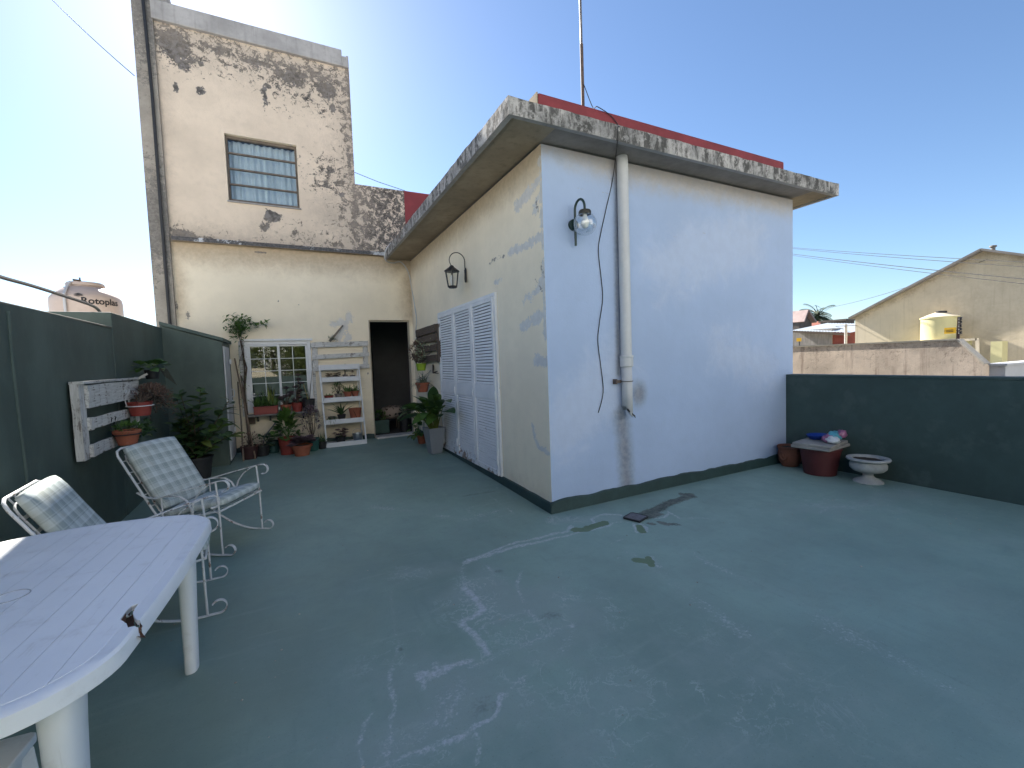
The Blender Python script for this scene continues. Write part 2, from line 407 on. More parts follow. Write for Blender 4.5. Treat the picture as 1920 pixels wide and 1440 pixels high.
Z2 = lambda lst: [PF(640 + a * .41667, 900 + b * .41667) for a, b in lst]
Z3 = lambda lst: [PF(1060 + a * .145833, 900 + b * .145833) for a, b in lst]
calc = [
    (Z2([(550, 375), (690, 325), (930, 268), (1060, 238), (1205, 203)]), .045, 1.1),
    (Z2([(550, 375), (620, 345), (720, 303), (910, 250), (1020, 226), (1032, 205), (1045, 212)]), .04, 1.0),
    (Z2([(1085, 222), (1140, 190), (1125, 175), (1150, 160), (1180, 155), (1240, 154), (1280, 163)]), .03, .95),
    (Z2([(1205, 203), (1225, 190), (1270, 188), (1310, 195), (1345, 238)]), .028, .95),
    (Z2([(1335, 198), (1375, 212), (1385, 232), (1370, 243)]), .035, 1.15),
    (Z2([(560, 485), (590, 520), (612, 545), (642, 572), (610, 603), (545, 640), (590, 685), (608, 715), (625, 740), (648, 778)]), .05, 1.15),
    (Z2([(548, 385), (545, 430), (562, 485)]), .05, .45),
    (Z2([(632, 668), (658, 642), (740, 610), (830, 580)]), .035, .62), (Z2([(838, 578), (900, 640), (935, 682), (985, 665), (1042, 650)]), .035, .6),
    (Z2([(825, 548), (805, 515), (790, 470), (805, 420)]), .035, .62), (Z2([(650, 385), (685, 425), (692, 470)]), .03, .55),
    (Z2([(640, 665), (700, 740)]), .03, .5), (Z2([(1042, 650), (1020, 740), (930, 830)]), .05, .3),
    (Z2([(355, 885), (430, 866), (520, 828), (590, 812)]), .045, .75), (Z2([(430, 866), (425, 830)]), .03, .5),
    (Z2([(600, 835), (660, 820), (720, 775), (830, 735), (940, 700)]), .05, .55), (Z2([(365, 890), (362, 935)]), .025, .7),
    (Z2([(170, 1296), (300, 1240), (400, 1200), (470, 1170), (560, 1135)]), .035, .85),
    (Z2([(590, 1112), (640, 1082), (690, 1050), (705, 1020), (735, 965)]), .022, .95), (Z2([(735, 965), (800, 910), (880, 855)]), .03, .5),
    (Z2([(232, 500), (240, 760), (232, 930), (220, 1010)]), .02, .45), (Z2([(235, 840), (222, 1010), (215, 1180), (225, 1290)]), .022, .7),
    (Z2([(125, 1050), (110, 1115), (85, 1200), (100, 1290)]), .022, .85), (Z2([(608, 1140), (610, 1200), (595, 1265)]), .02, .75),
    (Z2([(230, 1140), (180, 1240)]), .03, .6), (Z2([(540, 960), (400, 1100), (270, 1210)]), .10, .34), (Z2([(560, 900), (420, 1020)]), .09, .32),
    (Z3([(1160, 490), (1300, 470), (1330, 410), (1480, 500)]), .03, .8), (Z3([(1480, 500), (1700, 480), (1920, 500)]), .05, .42),
    (Z3([(560, 820), (730, 770)]), .02, .8), (Z3([(740, 860), (800, 850)]), .018, .8), (Z3([(540, 990), (600, 980)]), .014, .8), (Z3([(680, 1000), (740, 1000)]), .014, .8),
    (Z3([(900, 1040), (1100, 1110)]), .02, .7), (Z3([(1080, 1000), (1120, 1070), (1200, 1120)]), .06, .55),
    (Z2([(1290, 330), (1500, 470), (1790, 690)]), .10, .33), (Z2([(1480, 470), (1505, 462)]), .03, .6),
    (Z2([(1580, 330), (1760, 420), (1920, 480)]), .09, .36), ([PF(1440, 1100), PF(1560, 1170), PF(1700, 1250), PF(1919, 1380)], .12, .28),
    ([PF(1700, 960), PF(1560, 950), PF(1540, 962)], .06, .45), ([PF(700, 950), PF(880, 975), PF(960, 950)], .09, .3),
    (Z2([(560, 130), (640, 190), (780, 150), (700, 100), (570, 125)]), .03, .36), (Z2([(660, 60), (700, 95), (760, 85), (750, 55), (690, 50), (665, 62)]), .03, .4), (Z2([(600, 20), (640, 45), (700, 40), (700, 20)]), .03, .36),
]
wipe = [(Z2([(620, 480), (700, 560), (900, 520), (1040, 600)]), .35, .8), (Z2([(400, 900), (620, 1000), (300, 1150)]), .4, .8), (Z2([(300, 420), (520, 400)]), .16, .6),
        (Z2([(960, 180), (1120, 180), (1250, 170)]), .12, .9), (Z2([(700, 860), (950, 780)]), .3, .5), ([PF(1480, 960), PF(1700, 930)], .3, .5), (Z2([(1650, 900), (1200, 1000)]), .5, .35)]
olive = [(Z2([(1060, 222), (1100, 222)]), .06, 1), (Z2([(1120, 212), (1185, 190)]), .055, 1), (Z2([(1340, 208), (1368, 236)]), .035, 1), (Z2([(1330, 362), (1380, 368)]), .05, 1), (Z2([(1375, 350), (1395, 385)]), .03, 1)]
muck = [(Z3([(960, 450), (1080, 400), (1200, 370), (1350, 300), (1480, 250), (1600, 215)]), .075, 1), (Z3([(1040, 480), (1180, 430)]), .06, 1), (Z3([(1480, 180), (1600, 190)]), .05, 1), (Z3([(1200, 540), (1420, 580)]), .035, .55), (Z3([(1040, 560), (1140, 570)]), .03, .6)]
scuff = [([PF(870, 930), PF(930, 920)], .03, .6), ([PF(1280, 1020), PF(1500, 1135), PF(1700, 1232), PF(1919, 1335)], .016, .30), (Z2([(940, 615), (965, 612)]), .07, .5), (Z2([(258, 764), (264, 764)]), .02, 1.2), (Z2([(640, 1010), (660, 1015)]), .08, .4), (Z2([(700, 412), (712, 412)]), .05, .5)]
t = NT('green grey floor paint'); v = t.pos()
n1 = t.noise(v, .55, 5, .6); n2 = t.noise(v, 2.6, 6, .65); n3 = t.noise(v, 14, 5, .7); n4 = t.noise(v, 60, 4, .7)
base = (.213, .316, .280)
col = t.mix(t.ss(n1, .35, .65), sc3(base, .84), sc3(base, 1.15)); col = t.mix(t.ss(n2, .4, .72, 0, .6), col, (.235, .32, .295))
col = t.mix(t.ss(n3, .45, .75, 0, .25), col, sc3(base, .72))
vsw = t.pos((1.2, 9, 1)); col = t.mix(t.ss(t.noise(vsw, 1.6, 5), .55, .8, 0, .5), col, (.28, .365, .335)); col = t.mix(t.ss(t.noise(t.pos((11, 1.1, 1)), 1.4, 5), .56, .8, 0, .4), col, (.165, .245, .22))
w = t.math('MULTIPLY', t.ss(t.math('ADD', t.attr('wipe'), t.math('MULTIPLY', t.math('SUBTRACT', n2, .5), 1.6)), .0, .8), .42); col = t.mix(w, col, (.31, .375, .36))
sp = t.math('ADD', t.math('MULTIPLY', t.math('SUBTRACT', n3, .5), 1.6), t.math('MULTIPLY', t.math('SUBTRACT', n4, .5), 2.0))
cal = t.math('ADD', t.attr('calc'), sp); n5 = t.noise(v, 1.7, 4); cal = t.math('ADD', cal, t.math('MULTIPLY', t.math('SUBTRACT', n5, .5), 1.6)); cm = t.math('MULTIPLY', t.ss(cal, .35, 1.0), t.ss(t.noise(v, 42, 5, .75), .40, .60, .25, 1.0)); col = t.mix(t.math('MULTIPLY', cm, .85), col, (.52, .56, .60))
col = t.mix(t.math('MULTIPLY', t.ss(t.attr('calc'), -.1, .9), .16), col, (.36, .40, .41))
vn_ = t.math('ABSOLUTE', t.math('SUBTRACT', t.noise(v, 5.5, 6, .68, .5), .5)); vm = t.math('MULTIPLY', t.ss(vn_, .016, .003), t.math('MULTIPLY', t.ss(t.attr('wipe'), -.25, .5), t.ss(t.noise(v, 2.2, 3), .45, .62))); col = t.mix(t.math('MULTIPLY', vm, .55), col, (.50, .55, .56))
ol = t.ss(t.math('ADD', t.attr('olive'), t.math('MULTIPLY', sp, .3)), .1, .2); col = t.mix(ol, col, (.12, .185, .105))
mu = t.ss(t.math('ADD', t.attr('muck'), t.math('MULTIPLY', sp, .8)), .0, .35); col = t.mix(t.math('MULTIPLY', mu, .82), col, t.mix(t.ss(n3, .45, .58), (.025, .026, .018), (.12, .115, .095)))
scf = t.ss(t.math('ADD', t.attr('scuff'), t.math('MULTIPLY', sp, .5)), .1, .7, 0, .5); col = t.mix(scf, col, (.05, .062, .056))
col = t.mix(t.ss(n4, .60, .72, 0, .30), col, (.34, .41, .39)); col = t.mix(t.ss(t.noise(v, 130, 3, .7), .60, .70, 0, .35), col, (.07, .095, .085))
vor = t.n('TexVoronoi', {'Vector': v, 'Scale': 2.3, 'Randomness': 1.0}).outputs['Distance']
col = t.mix(t.ss(vor, .018, .006), col, (.42, .44, .43))
t.bump(t.math('ADD', t.math('MULTIPLY', n2, 1.2), t.math('ADD', t.math('MULTIPLY', n4, .12), t.math('MULTIPLY', cm, .25))), .22, .01)
m_floor = t.fin(col, t.ss(n2, .3, .7, .42, .62), .45)
def floorwarp(P):
    P = P.copy(); P[:, 2] = SL * np.maximum(0, P[:, 1]) + .006 * (fbm(P[:, :2], .8, 3) - .45) * (P[:, 1] < 4.7); return P
F2 = (0, 1)
struct(grid('terrace_floor', (-3.75, -6.4, 0), (1, 0, 0), (0, 1, 0), 7.45, 11.28, .018, m_floor, fields={
    'calc': lines2(F2, [(p_, h_ * .8, s_ * 1.2) for p_, h_, s_ in calc], .075), 'wipe': lines2(F2, wipe), 'olive': lines2(F2, olive, .06), 'muck': lines2(F2, muck, .08), 'scuff': lines2(F2, scuff, .05)}, warp=floorwarp))

# ------------------------------------------------------------------ the tall rear building
tw = thing('tower_building', (-2.3, D, 0), 'tall peeling beige building with louvred upper window and open doorway', 'building')
TY = lambda u, v: PY(u, v, D)
PXM = .0094
def tb(lst): return [(TY(u, v), ru * PXM, rv * PXM, st) for u, v, ru, rv, st in lst]
peel = blobs2((0, 2), tb([(325, 88, 30, 38, 1.15), (345, 125, 16, 16, 1), (375, 170, 10, 10, 1.1), (377, 118, 6, 8, 1), (381, 147, 6, 5, 1), (330, 165, 5, 10, .9), (497, 178, 8, 26, 1.05), (502, 160, 10, 8, .9),
    (545, 140, 34, 26, .95), (610, 165, 28, 22, 1.0), (575, 185, 26, 10, .9), (625, 205, 8, 14, .9), (340, 437, 26, 14, 1), (512, 402, 20, 16, .95), (495, 430, 14, 13, 1.1), (620, 320, 24, 16, .8), (640, 365, 10, 10, 1), (656, 190, 5, 90, .8), (655, 300, 8, 40, .9),
    (295, 140, 6, 10, .8), (480, 75 + 40, 60, 14, .7), (405, 95, 30, 16, .7)]), 1, 1)
moss = mx(lines2((0, 2), [([TY(330, 68), TY(430, 95), TY(540, 128), TY(640, 150)], .50, .85), ([TY(540, 135), TY(640, 160)], .68, .95), ([TY(652, 130), TY(660, 250), TY(668, 345)], .34, .9), ([TY(610, 330), TY(655, 350), TY(665, 440)], .45, .8), ([TY(330, 448), TY(480, 470), TY(650, 478)], .22, .7), ([TY(560, 450), TY(650, 465)], .3, .5)]),
          lambda P: np.where((P[:, 0] > -1.02) & (P[:, 2] < 4.75), 1.0 - .25 * np.abs(P[:, 0] + .5), -1))
brown_tone = mx(lines2((0, 2), [([TY(300, 50), TY(640, 150)], .9, .7), ([TY(655, 110), TY(668, 480)], .8, .8), ([TY(310, 440), TY(660, 470)], .5, .8), ([TY(290, 60), TY(315, 440)], .3, .6)]), blobs2((0, 2), tb([(490, 440, 80, 50, .8), (620, 400, 60, 90, .9)]), 1, 1))  # sooty brown stains along coping, edges and ledge
a, b = -2.862, -1.838
grid('wall', (WX, D, 3.45), (1, 0, 0), (0, 0, 1), -.92 - WX, 3.24, .022, m_tower, tw, holes=[(a - WX, b - WX, 4.155 - 3.45, 5.205 - 3.45)], fields={'peel': peel, 'moss': moss, 'brown_tone': brown_tone})
grid('wall', (-.92, D, 3.45), (1, 0, 0), (0, 0, 1), .87, 1.25, .022, m_tower, tw, fields={'peel': peel, 'moss': moss, 'brown_tone': brown_tone})
m = MB(); m.bb((-.048, D - .004, 3.45), (3.9, D + .16, 4.702)); m.build('parapet', m_red, tw)
m = MB(); m.bb((-.92, D + .01, 3.45), (-.05, D + .16, 4.698)); m.build('parapet_core', m_concrete, tw)
# lower wall with window and doorway
WA, WB, WZ0, WZ1 = -2.80, -1.80, .735, 1.915
DA, DB, DZ0, DZ1 = -.815, -.062, .125, 2.283
grid('wall', (WX, D, -.02), (1, 0, 0), (0, 0, 1), -WX, 3.47, .025, m_back, tw, holes=[(WA - WX, WB - WX, WZ0 + .02, WZ1 + .02), (DA - WX, DB - WX, DZ0 + .02, DZ1 + .02)], fields={
    'brown_tone': mx(lambda P: 1 - (3.45 - P[:, 2]) / .55, lines2((0, 2), [([TY(768, 490), TY(772, 590)], .35, .75), ([TY(330, 470), TY(338, 590)], .22, .6)]), lambda P: .75 - P[:, 2] / .9),  # browner under the ledge, along the inner corner and towards the base
    'putty': mx(lines2((0, 2), [([TY(632, 632), TY(648, 612), TY(655, 590)], .11, 1), ([TY(628, 608), TY(640, 604)], .10, .9), ([TY(646, 640), TY(655, 630)], .1, .9)]), lambda P: np.full(len(P), -1.)),
    'peel': blobs2((0, 2), tb([(522, 564, 3, 3, 1), (560, 571, 3, 2, 1), (352, 590, 8, 14, .8), (330, 570, 5, 20, .8), (690, 700, 3, 6, .8), (488, 473, 22, 4, .8), (715, 478, 14, 4, .8)]), 1, 1)})
for x0, x1, z0, z1, dp in ((WA, WB, WZ0, WZ1, .12), (DA, DB, DZ0, DZ1, .16), (a, b, 4.155, 5.205, .14)):
    m = MB(); m.bb((x0 - .03, D + .002, z0 - .03), (x0, D + dp, z1 + .03)); m.bb((x1, D + .002, z0 - .03), (x1 + .03, D + dp, z1 + .03))
    m.bb((x0, D + .002, z1), (x1, D + dp, z1 + .03)); m.bb((x0, D + .002, z0 - .03), (x1, D + dp, z0))
    m.build('reveal', m_back, tw)
# ledge, coping, party wall strip, sides and roof
m = MB(); n = 150
for i in range(n):
    x0 = WX + .02 + i * (-.49 - WX) / n; x1 = WX + .02 + (i + 1) * (-.49 - WX) / n
lg = grid('ledge', (WX + .03, D - .10, 3.445), (1, 0, 0), (0, 0, 1), -.50 - WX, .062, .016, m_ledge, tw, fields={'moss': mx(lines2((0, 2), [([TY(310, 444), TY(345, 447)], .25, 1), ([TY(400, 460), TY(440, 462)], .2, .75), ([TY(470, 464), TY(560, 470)], .3, .8), ([TY(600, 473), TY(690, 478)], .3, .7)]), lambda P: np.full(len(P), .05))})
m.bb((WX + .03, D - .098, 3.446), (-.47, D + .01, 3.505)); m.build('ledge_core', m_soffit, tw)
m = MB(); m.bb((WX - .02, D - .06, 6.67), (-1.035, D + .25, 6.945)); m.bb((-1.035, D - .06, 6.67), (-.935, D + .25, 6.845)); m.build('coping', m_concrete, tw, bevel=.012)
grid('party_wall', (-3.895, D - .05, -.02), (1, 0, 0), (0, 0, 1), .24, 8.0, .04, m_pil, tw, fields={'moss': lambda P: .3 + .25 * np.sin(P[:, 2] * 2.1)})
m = MB(); m.bb((-3.894, D - .047, -.02), (-3.657, D + 4.2, 7.97)); m.build('party_wall_core', m_pil, tw)
m = MB(); m.bb((-.96, D + .005, 3.45), (-.92, D + 4, 6.9)); m.bb((WX, D + 3.9, -.02), (-.97, D + 4, 6.9)); m.bb((-.97, D + 3.9, -.02), (3.8, D + 4, 3.39)); m.bb((WX, D + .005, 6.6), (-.92, D + 4, 6.68)); m.bb((-.92, D + .16, 3.40), (3.8, D + 4, 3.5)); m.build('rear_walls', m_concrete, tw)
m = MB(); m.tube([PY(268, -40, 4.79), PY(268, 0, 4.79), PY(285.6, 180, 4.79), PY(302, 400, 4.79)] + [Vector((-3.725, 4.80, z)) for z in (3.5, 2.9, 2.2, 1.6)], .021, 8); m.build('drain_pipe', m_black, tw)
# room behind the doorway
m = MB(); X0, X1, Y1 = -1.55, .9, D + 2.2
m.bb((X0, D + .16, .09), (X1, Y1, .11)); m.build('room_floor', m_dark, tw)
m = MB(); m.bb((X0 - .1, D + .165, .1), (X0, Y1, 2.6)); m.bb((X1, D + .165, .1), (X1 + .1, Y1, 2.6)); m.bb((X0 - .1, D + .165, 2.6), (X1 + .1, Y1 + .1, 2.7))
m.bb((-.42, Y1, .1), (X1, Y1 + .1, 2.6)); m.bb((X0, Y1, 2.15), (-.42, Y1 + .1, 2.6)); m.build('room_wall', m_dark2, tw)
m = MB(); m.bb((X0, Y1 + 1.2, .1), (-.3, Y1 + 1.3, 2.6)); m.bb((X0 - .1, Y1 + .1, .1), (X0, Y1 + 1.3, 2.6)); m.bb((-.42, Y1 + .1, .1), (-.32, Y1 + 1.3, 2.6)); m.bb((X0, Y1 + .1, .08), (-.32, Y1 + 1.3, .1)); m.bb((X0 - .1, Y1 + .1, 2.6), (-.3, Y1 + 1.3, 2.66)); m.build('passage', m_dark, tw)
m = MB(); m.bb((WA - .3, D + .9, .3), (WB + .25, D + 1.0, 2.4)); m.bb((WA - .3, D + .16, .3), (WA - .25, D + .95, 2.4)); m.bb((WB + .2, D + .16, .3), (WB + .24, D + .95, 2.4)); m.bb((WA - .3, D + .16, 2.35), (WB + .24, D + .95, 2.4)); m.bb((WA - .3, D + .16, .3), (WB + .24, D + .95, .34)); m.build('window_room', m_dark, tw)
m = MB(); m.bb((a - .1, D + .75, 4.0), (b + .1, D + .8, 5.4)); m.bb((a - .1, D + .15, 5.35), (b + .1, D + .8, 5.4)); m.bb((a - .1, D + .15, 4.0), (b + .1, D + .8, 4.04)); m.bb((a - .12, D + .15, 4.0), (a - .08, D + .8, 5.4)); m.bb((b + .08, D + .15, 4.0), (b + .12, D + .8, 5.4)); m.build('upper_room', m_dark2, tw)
# door frame, sill
m_sill = simple('marble sill', (.56, .54, .52), .5, .12, 6, .1)
m = MB()
m.bb((DA + .004, D + .03, DZ0), (DA + .025, D + .10, DZ1 - .03)); m.bb((DB - .025, D + .03, DZ0), (DB - .004, D + .10, DZ1 - .03)); m.bb((DA + .004, D + .03, DZ1 - .03), (DB - .004, D + .10, DZ1 - .004)); m.build('door_frame', simple('beige door frame', (.45, .39, .31), .6, .1, 6, .1), tw, bevel=.004)
m = MB(); q = [Vector((DA + .03, D - .17, 0)), Vector((DB - .03, D - .14, 0)), Vector((DB + .0, D + .12, 0)), Vector((DA, D + .12, 0))]
m.add([p + Vector((0, 0, .085)) for p in q] + [p + Vector((0, 0, .131)) for p in q], [(3, 2, 1, 0), (4, 5, 6, 7), (0, 1, 5, 4), (1, 2, 6, 5), (2, 3, 7, 6), (3, 0, 4, 7)]); m.build('door_sill', m_sill, tw, bevel=.006)
for x0, x1 in ((WX + .02, DA), (DB, -.03)):
    m = MB(); k = max(2, int((x1 - x0) / .06)); zt = [.185 + .012 * math.sin(i * 1.7) + random.uniform(-.008, .008) for i in range(k + 1)]
    for i in range(k):
        xa = x0 + (x1 - x0) * i / k; xb = x0 + (x1 - x0) * (i + 1) / k
        m.add([(xa, D - .014, .08), (xb, D - .014, .08), (xb, D - .012, zt[i + 1]), (xa, D - .012, zt[i]), (xb, D - .001, zt[i + 1]), (xa, D - .001, zt[i])], [(0, 1, 2, 3), (3, 2, 4, 5)])
    m.build('skirting', m_green, tw)

# upper louvred window
m_dframe = simple('weathered window frame', (.16, .13, .105), .8, .3, 9, .3)
m_curt = simple('net curtain', (.66, .67, .72), .9, .08, 5, .1)
uw = MB(); fy = D + .085
uw.bb((a + .004, fy - .02, 4.16), (a + .03, fy + .03, 5.2)); uw.bb((b - .03, fy - .02, 4.16), (b - .004, fy + .03, 5.2)); uw.bb((a + .03, fy - .02, 5.16), (b - .03, fy + .03, 5.2)); uw.bb((a + .03, fy - .02, 4.158), (b - .03, fy + .03, 4.18))
uwo = uw.build('window', m_dframe, tw)
rows = [5.15, 4.93, 4.685, 4.44, 4.19]
for i in range(4):
    m = MB(); m.bb((a + .035, fy - .012, rows[i + 1] + .012), (b - .035, fy - .006, rows[i] - .012)); m.build('pane', m_glass, uwo)
    m = MB(); m.bar((a + .03, fy - .022, rows[i + 1]), (b - .03, fy - .022, rows[i + 1]), .045, .022); m.build('louvre_bar', m_dframe, uwo)
m = MB(); xm = (a + b) / 2 + .02; m.bb((xm - .012, fy + .02, 4.18), (xm + .012, fy + .04, 4.93)); m.build('mullion', m_white, uwo)
m = MB(); n = 90
for i in range(n + 1):
    x = a + .03 + (b - a - .06) * i / n; y = fy + .11 + .022 * math.sin(i * .75) + .012 * math.sin(i * .31 + 1)
    m.v += [(x, y, 4.17), (x, y + .004, 5.18)]
for i in range(n): m.f.append((2 * i, 2 * i + 2, 2 * i + 3, 2 * i + 1)); m.sm.append(True)
m.build('curtain', m_curt, uwo)
m = MB(); m.bb((a - .015, D - .03, 4.135), (b + .02, D + .1, 4.153)); m.build('sill', m_concrete, uwo)

# lower white window: two sashes of small panes
fy = D + .03; w = MB()
w.bb((WA + .003, fy - .03, WZ0 + .002), (WA + .055, fy + .03, WZ1 - .003)); w.bb((WB - .055, fy - .03, WZ0 + .002), (WB - .003, fy + .03, WZ1 - .003)); w.bb((WA + .055, fy - .03, WZ1 - .06), (WB - .055, fy + .03, WZ1 - .003)); w.bb((WA + .055, fy - .03, WZ0 + .002), (WB - .055, fy + .03, WZ0 + .04))
wo = w.build('window', m_white, tw, bevel=.004)
xm = (WA + WB) / 2 + .0
for x0, x1, yo in ((WA + .055, xm + .02, -.012), (xm - .02, WB - .055, .012)):
    s = MB(); y = fy + yo
    s.bb((x0, y - .012, WZ0 + .04), (x0 + .035, y + .012, WZ1 - .06)); s.bb((x1 - .035, y - .012, WZ0 + .04), (x1, y + .012, WZ1 - .06)); s.bb((x0 + .035, y - .012, WZ1 - .09), (x1 - .035, y + .012, WZ1 - .06)); s.bb((x0 + .035, y - .012, WZ0 + .04), (x1 - .035, y + .012, WZ0 + .07))
    s.build('sash', m_white, wo, bevel=.003)
    xs = [x0 + .035, (x0 + x1) / 2, x1 - .035]; zs = [WZ0 + .07 + (WZ1 - .09 - WZ0 - .07) * k / 5 for k in range(6)]
    for k in range(1, 5): q = MB(); q.bb((xs[0], y - .013, zs[k] - .005), (xs[2], y - .006, zs[k] + .005)); q.build('muntin', m_white, wo)
    q = MB(); q.bb((xs[1] - .005, y - .0145, zs[0]), (xs[1] + .005, y - .0135, zs[5])); q.build('muntin', m_white, wo)
    for c in range(2):
        for k in range(5): q = MB(); q.bb((xs[c] + .001, y - .003, zs[k] + .001), (xs[c + 1] - .001, y + .001, zs[k + 1] - .001)); q.build('pane', m_glass, wo)
m = MB(); m.bb((WA - .05, D - .03, WZ1 - .0), (WB + .03, D - .002, WZ1 + .035)); m.build('lintel_trim', m_white, wo)
m = MB(); m.bb((WA - .07, D - .02, WZ0 - .05), (WA, D - .002, WZ1)); m.build('jamb_board', m_whitewood, wo)
m = MB(); m.bb((WB + .004, D - .02, WZ0 - .25), (WB + .05, D - .002, WZ1 - .35)); m.build('jamb_board', m_whitewood, wo)

# ------------------------------------------------------------------ the low flat-roofed house
hs = thing('flat_roof_house', (0, 0, 0), 'low flat-roofed house with one pale wall, one cream wall and mossy eaves', 'house')
WYp = lambda u, v: PY(u, v, 0)
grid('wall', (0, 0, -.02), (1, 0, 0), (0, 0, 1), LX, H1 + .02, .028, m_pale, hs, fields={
    'brown_tone': lambda P: np.where(P[:, 2] > 2.9, 1 - (H1 - P[:, 2]) / .34 - .35 * np.clip(1 - P[:, 0] / .9, 0, 1), .18 - P[:, 2] / .9),  # beige stain under the eave, splash dirt at the base
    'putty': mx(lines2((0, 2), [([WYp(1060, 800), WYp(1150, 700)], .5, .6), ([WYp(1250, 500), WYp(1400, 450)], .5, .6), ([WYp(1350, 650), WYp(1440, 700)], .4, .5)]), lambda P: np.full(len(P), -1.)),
    'grey_mark': mx(lines2((0, 2), [([WYp(1166, 780), WYp(1172, 850), WYp(1176, 925)], .17, .85), ([WYp(1158, 300), WYp(1157, 500), WYp(1160, 700)], .07, .75)]), blobs2((0, 2), [(WYp(1198, 738), .17, .23, .95), (WYp(1075, 830), .1, .22, .25), (WYp(1050, 300), .3, .25, .35)], 1, 1)),  # grey streak under the pipe, smudge beside it, strip along its length
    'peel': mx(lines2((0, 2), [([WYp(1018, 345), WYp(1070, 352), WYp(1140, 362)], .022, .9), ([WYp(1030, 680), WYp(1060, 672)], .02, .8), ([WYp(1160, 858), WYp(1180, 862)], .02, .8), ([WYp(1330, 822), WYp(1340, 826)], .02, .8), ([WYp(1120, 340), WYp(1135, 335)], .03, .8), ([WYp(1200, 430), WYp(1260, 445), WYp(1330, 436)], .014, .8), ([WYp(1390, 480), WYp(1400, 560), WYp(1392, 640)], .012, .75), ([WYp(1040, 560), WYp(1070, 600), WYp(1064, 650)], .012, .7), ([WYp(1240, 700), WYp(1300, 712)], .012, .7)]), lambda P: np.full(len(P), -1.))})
SX = lambda u, v: PX(u, v, 0)
grid('wall', (0, D, -.02), (0, -1, 0), (0, 0, 1), D, H1 + .02, .028, m_side, hs, fields={
    'brown_tone': mx(lambda P: np.where(P[:, 2] > 2.6, 1 - (H1 - P[:, 2]) / .42, -1), lines2((1, 2), [([SX(768, 492), SX(772, 600)], .25, .7)]), lambda P: .42 - P[:, 2] / .7),  # brown tint rises near the eave, the inner corner and the floor
    'putty': lines2((1, 2), [([SX(970, 385), SX(1000, 355), SX(1012, 330)], .085, 1), ([SX(955, 475), SX(985, 460), SX(1014, 442)], .07, 1), ([SX(1000, 395), SX(1010, 370)], .09, .9), ([SX(985, 560), SX(1005, 548), SX(1018, 530)], .08, 1), ([SX(978, 615), SX(1000, 600), SX(1016, 592)], .075, 1),
        ([SX(1005, 678), SX(1026, 675)], .08, 1.1), ([SX(998, 800), SX(1010, 838), SX(1028, 850)], .05, .9), ([SX(1012, 300), SX(1017, 420), SX(1020, 560), SX(1024, 640)], .06, .9), ([SX(925, 530), SX(940, 524)], .05, .8)]),
    'peel': mx(lines2((1, 2), [([SX(918, 494), SX(930, 484), SX(945, 480)], .035, 1), ([SX(1004, 372), SX(1010, 400)], .03, .9), ([SX(1012, 490), SX(1020, 520)], .03, .9), ([SX(1005, 525), SX(1018, 548)], .03, .9)]), blobs2((1, 2), [(SX(858, 473), .03, .02, 1), (SX(821, 500), .03, .015, 1), (SX(793, 518), .03, .015, 1)], 1, 1))})
m = MB(); m.bb((LX - .04, .005, -.02), (LX - .002, D, H1 - .002)); m.build('end_wall', m_side, hs)
# roof slab with mossy rim
def rim(name, O, U, L):
    def wp(P):
        P = P.copy(); k = fbm(P * np.array([1, 1, 1]), 9, 3, 3) - .45
        nrm = np.cross(U, (0, 0, 1.)); P += nrm * (k * .012)[:, None]; top = P[:, 2] > H1 + TS - .004
        P[top, 2] += (fbm(P[top], 6, 3, 5) - .5) * .02; return P
    return grid(name, O, U, (0, 0, 1), L, TS, .018, m_fascia, hs, warp=wp)
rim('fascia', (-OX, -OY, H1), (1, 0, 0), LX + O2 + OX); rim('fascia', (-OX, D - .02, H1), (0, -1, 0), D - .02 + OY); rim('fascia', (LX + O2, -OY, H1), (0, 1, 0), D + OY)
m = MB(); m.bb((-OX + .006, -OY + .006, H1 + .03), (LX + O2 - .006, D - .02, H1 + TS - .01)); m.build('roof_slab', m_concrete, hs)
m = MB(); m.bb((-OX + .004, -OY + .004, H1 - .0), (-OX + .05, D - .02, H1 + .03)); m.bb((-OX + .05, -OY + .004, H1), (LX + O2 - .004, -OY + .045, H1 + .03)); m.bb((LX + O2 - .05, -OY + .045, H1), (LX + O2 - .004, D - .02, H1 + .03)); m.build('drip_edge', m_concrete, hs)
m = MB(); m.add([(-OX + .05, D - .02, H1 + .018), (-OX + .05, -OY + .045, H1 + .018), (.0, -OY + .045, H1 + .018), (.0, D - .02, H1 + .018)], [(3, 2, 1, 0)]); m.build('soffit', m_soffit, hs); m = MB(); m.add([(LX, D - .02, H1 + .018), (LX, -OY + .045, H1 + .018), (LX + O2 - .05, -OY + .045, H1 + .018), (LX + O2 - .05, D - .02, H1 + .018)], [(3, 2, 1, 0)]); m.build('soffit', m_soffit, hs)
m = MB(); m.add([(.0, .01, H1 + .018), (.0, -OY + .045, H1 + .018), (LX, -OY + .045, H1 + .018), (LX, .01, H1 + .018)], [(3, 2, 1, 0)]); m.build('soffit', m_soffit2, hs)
m = MB(); m.bb((.0, .02, H1 + TS - .01), (3.63, .17, 3.855), .004); m.build('roof_parapet', m_red, hs, bevel=.02)
m = MB(); m.bb((-.012, .024, H1 + TS - .01), (-.001, .166, 3.855)); m.build('parapet_end', m_soffit, hs)
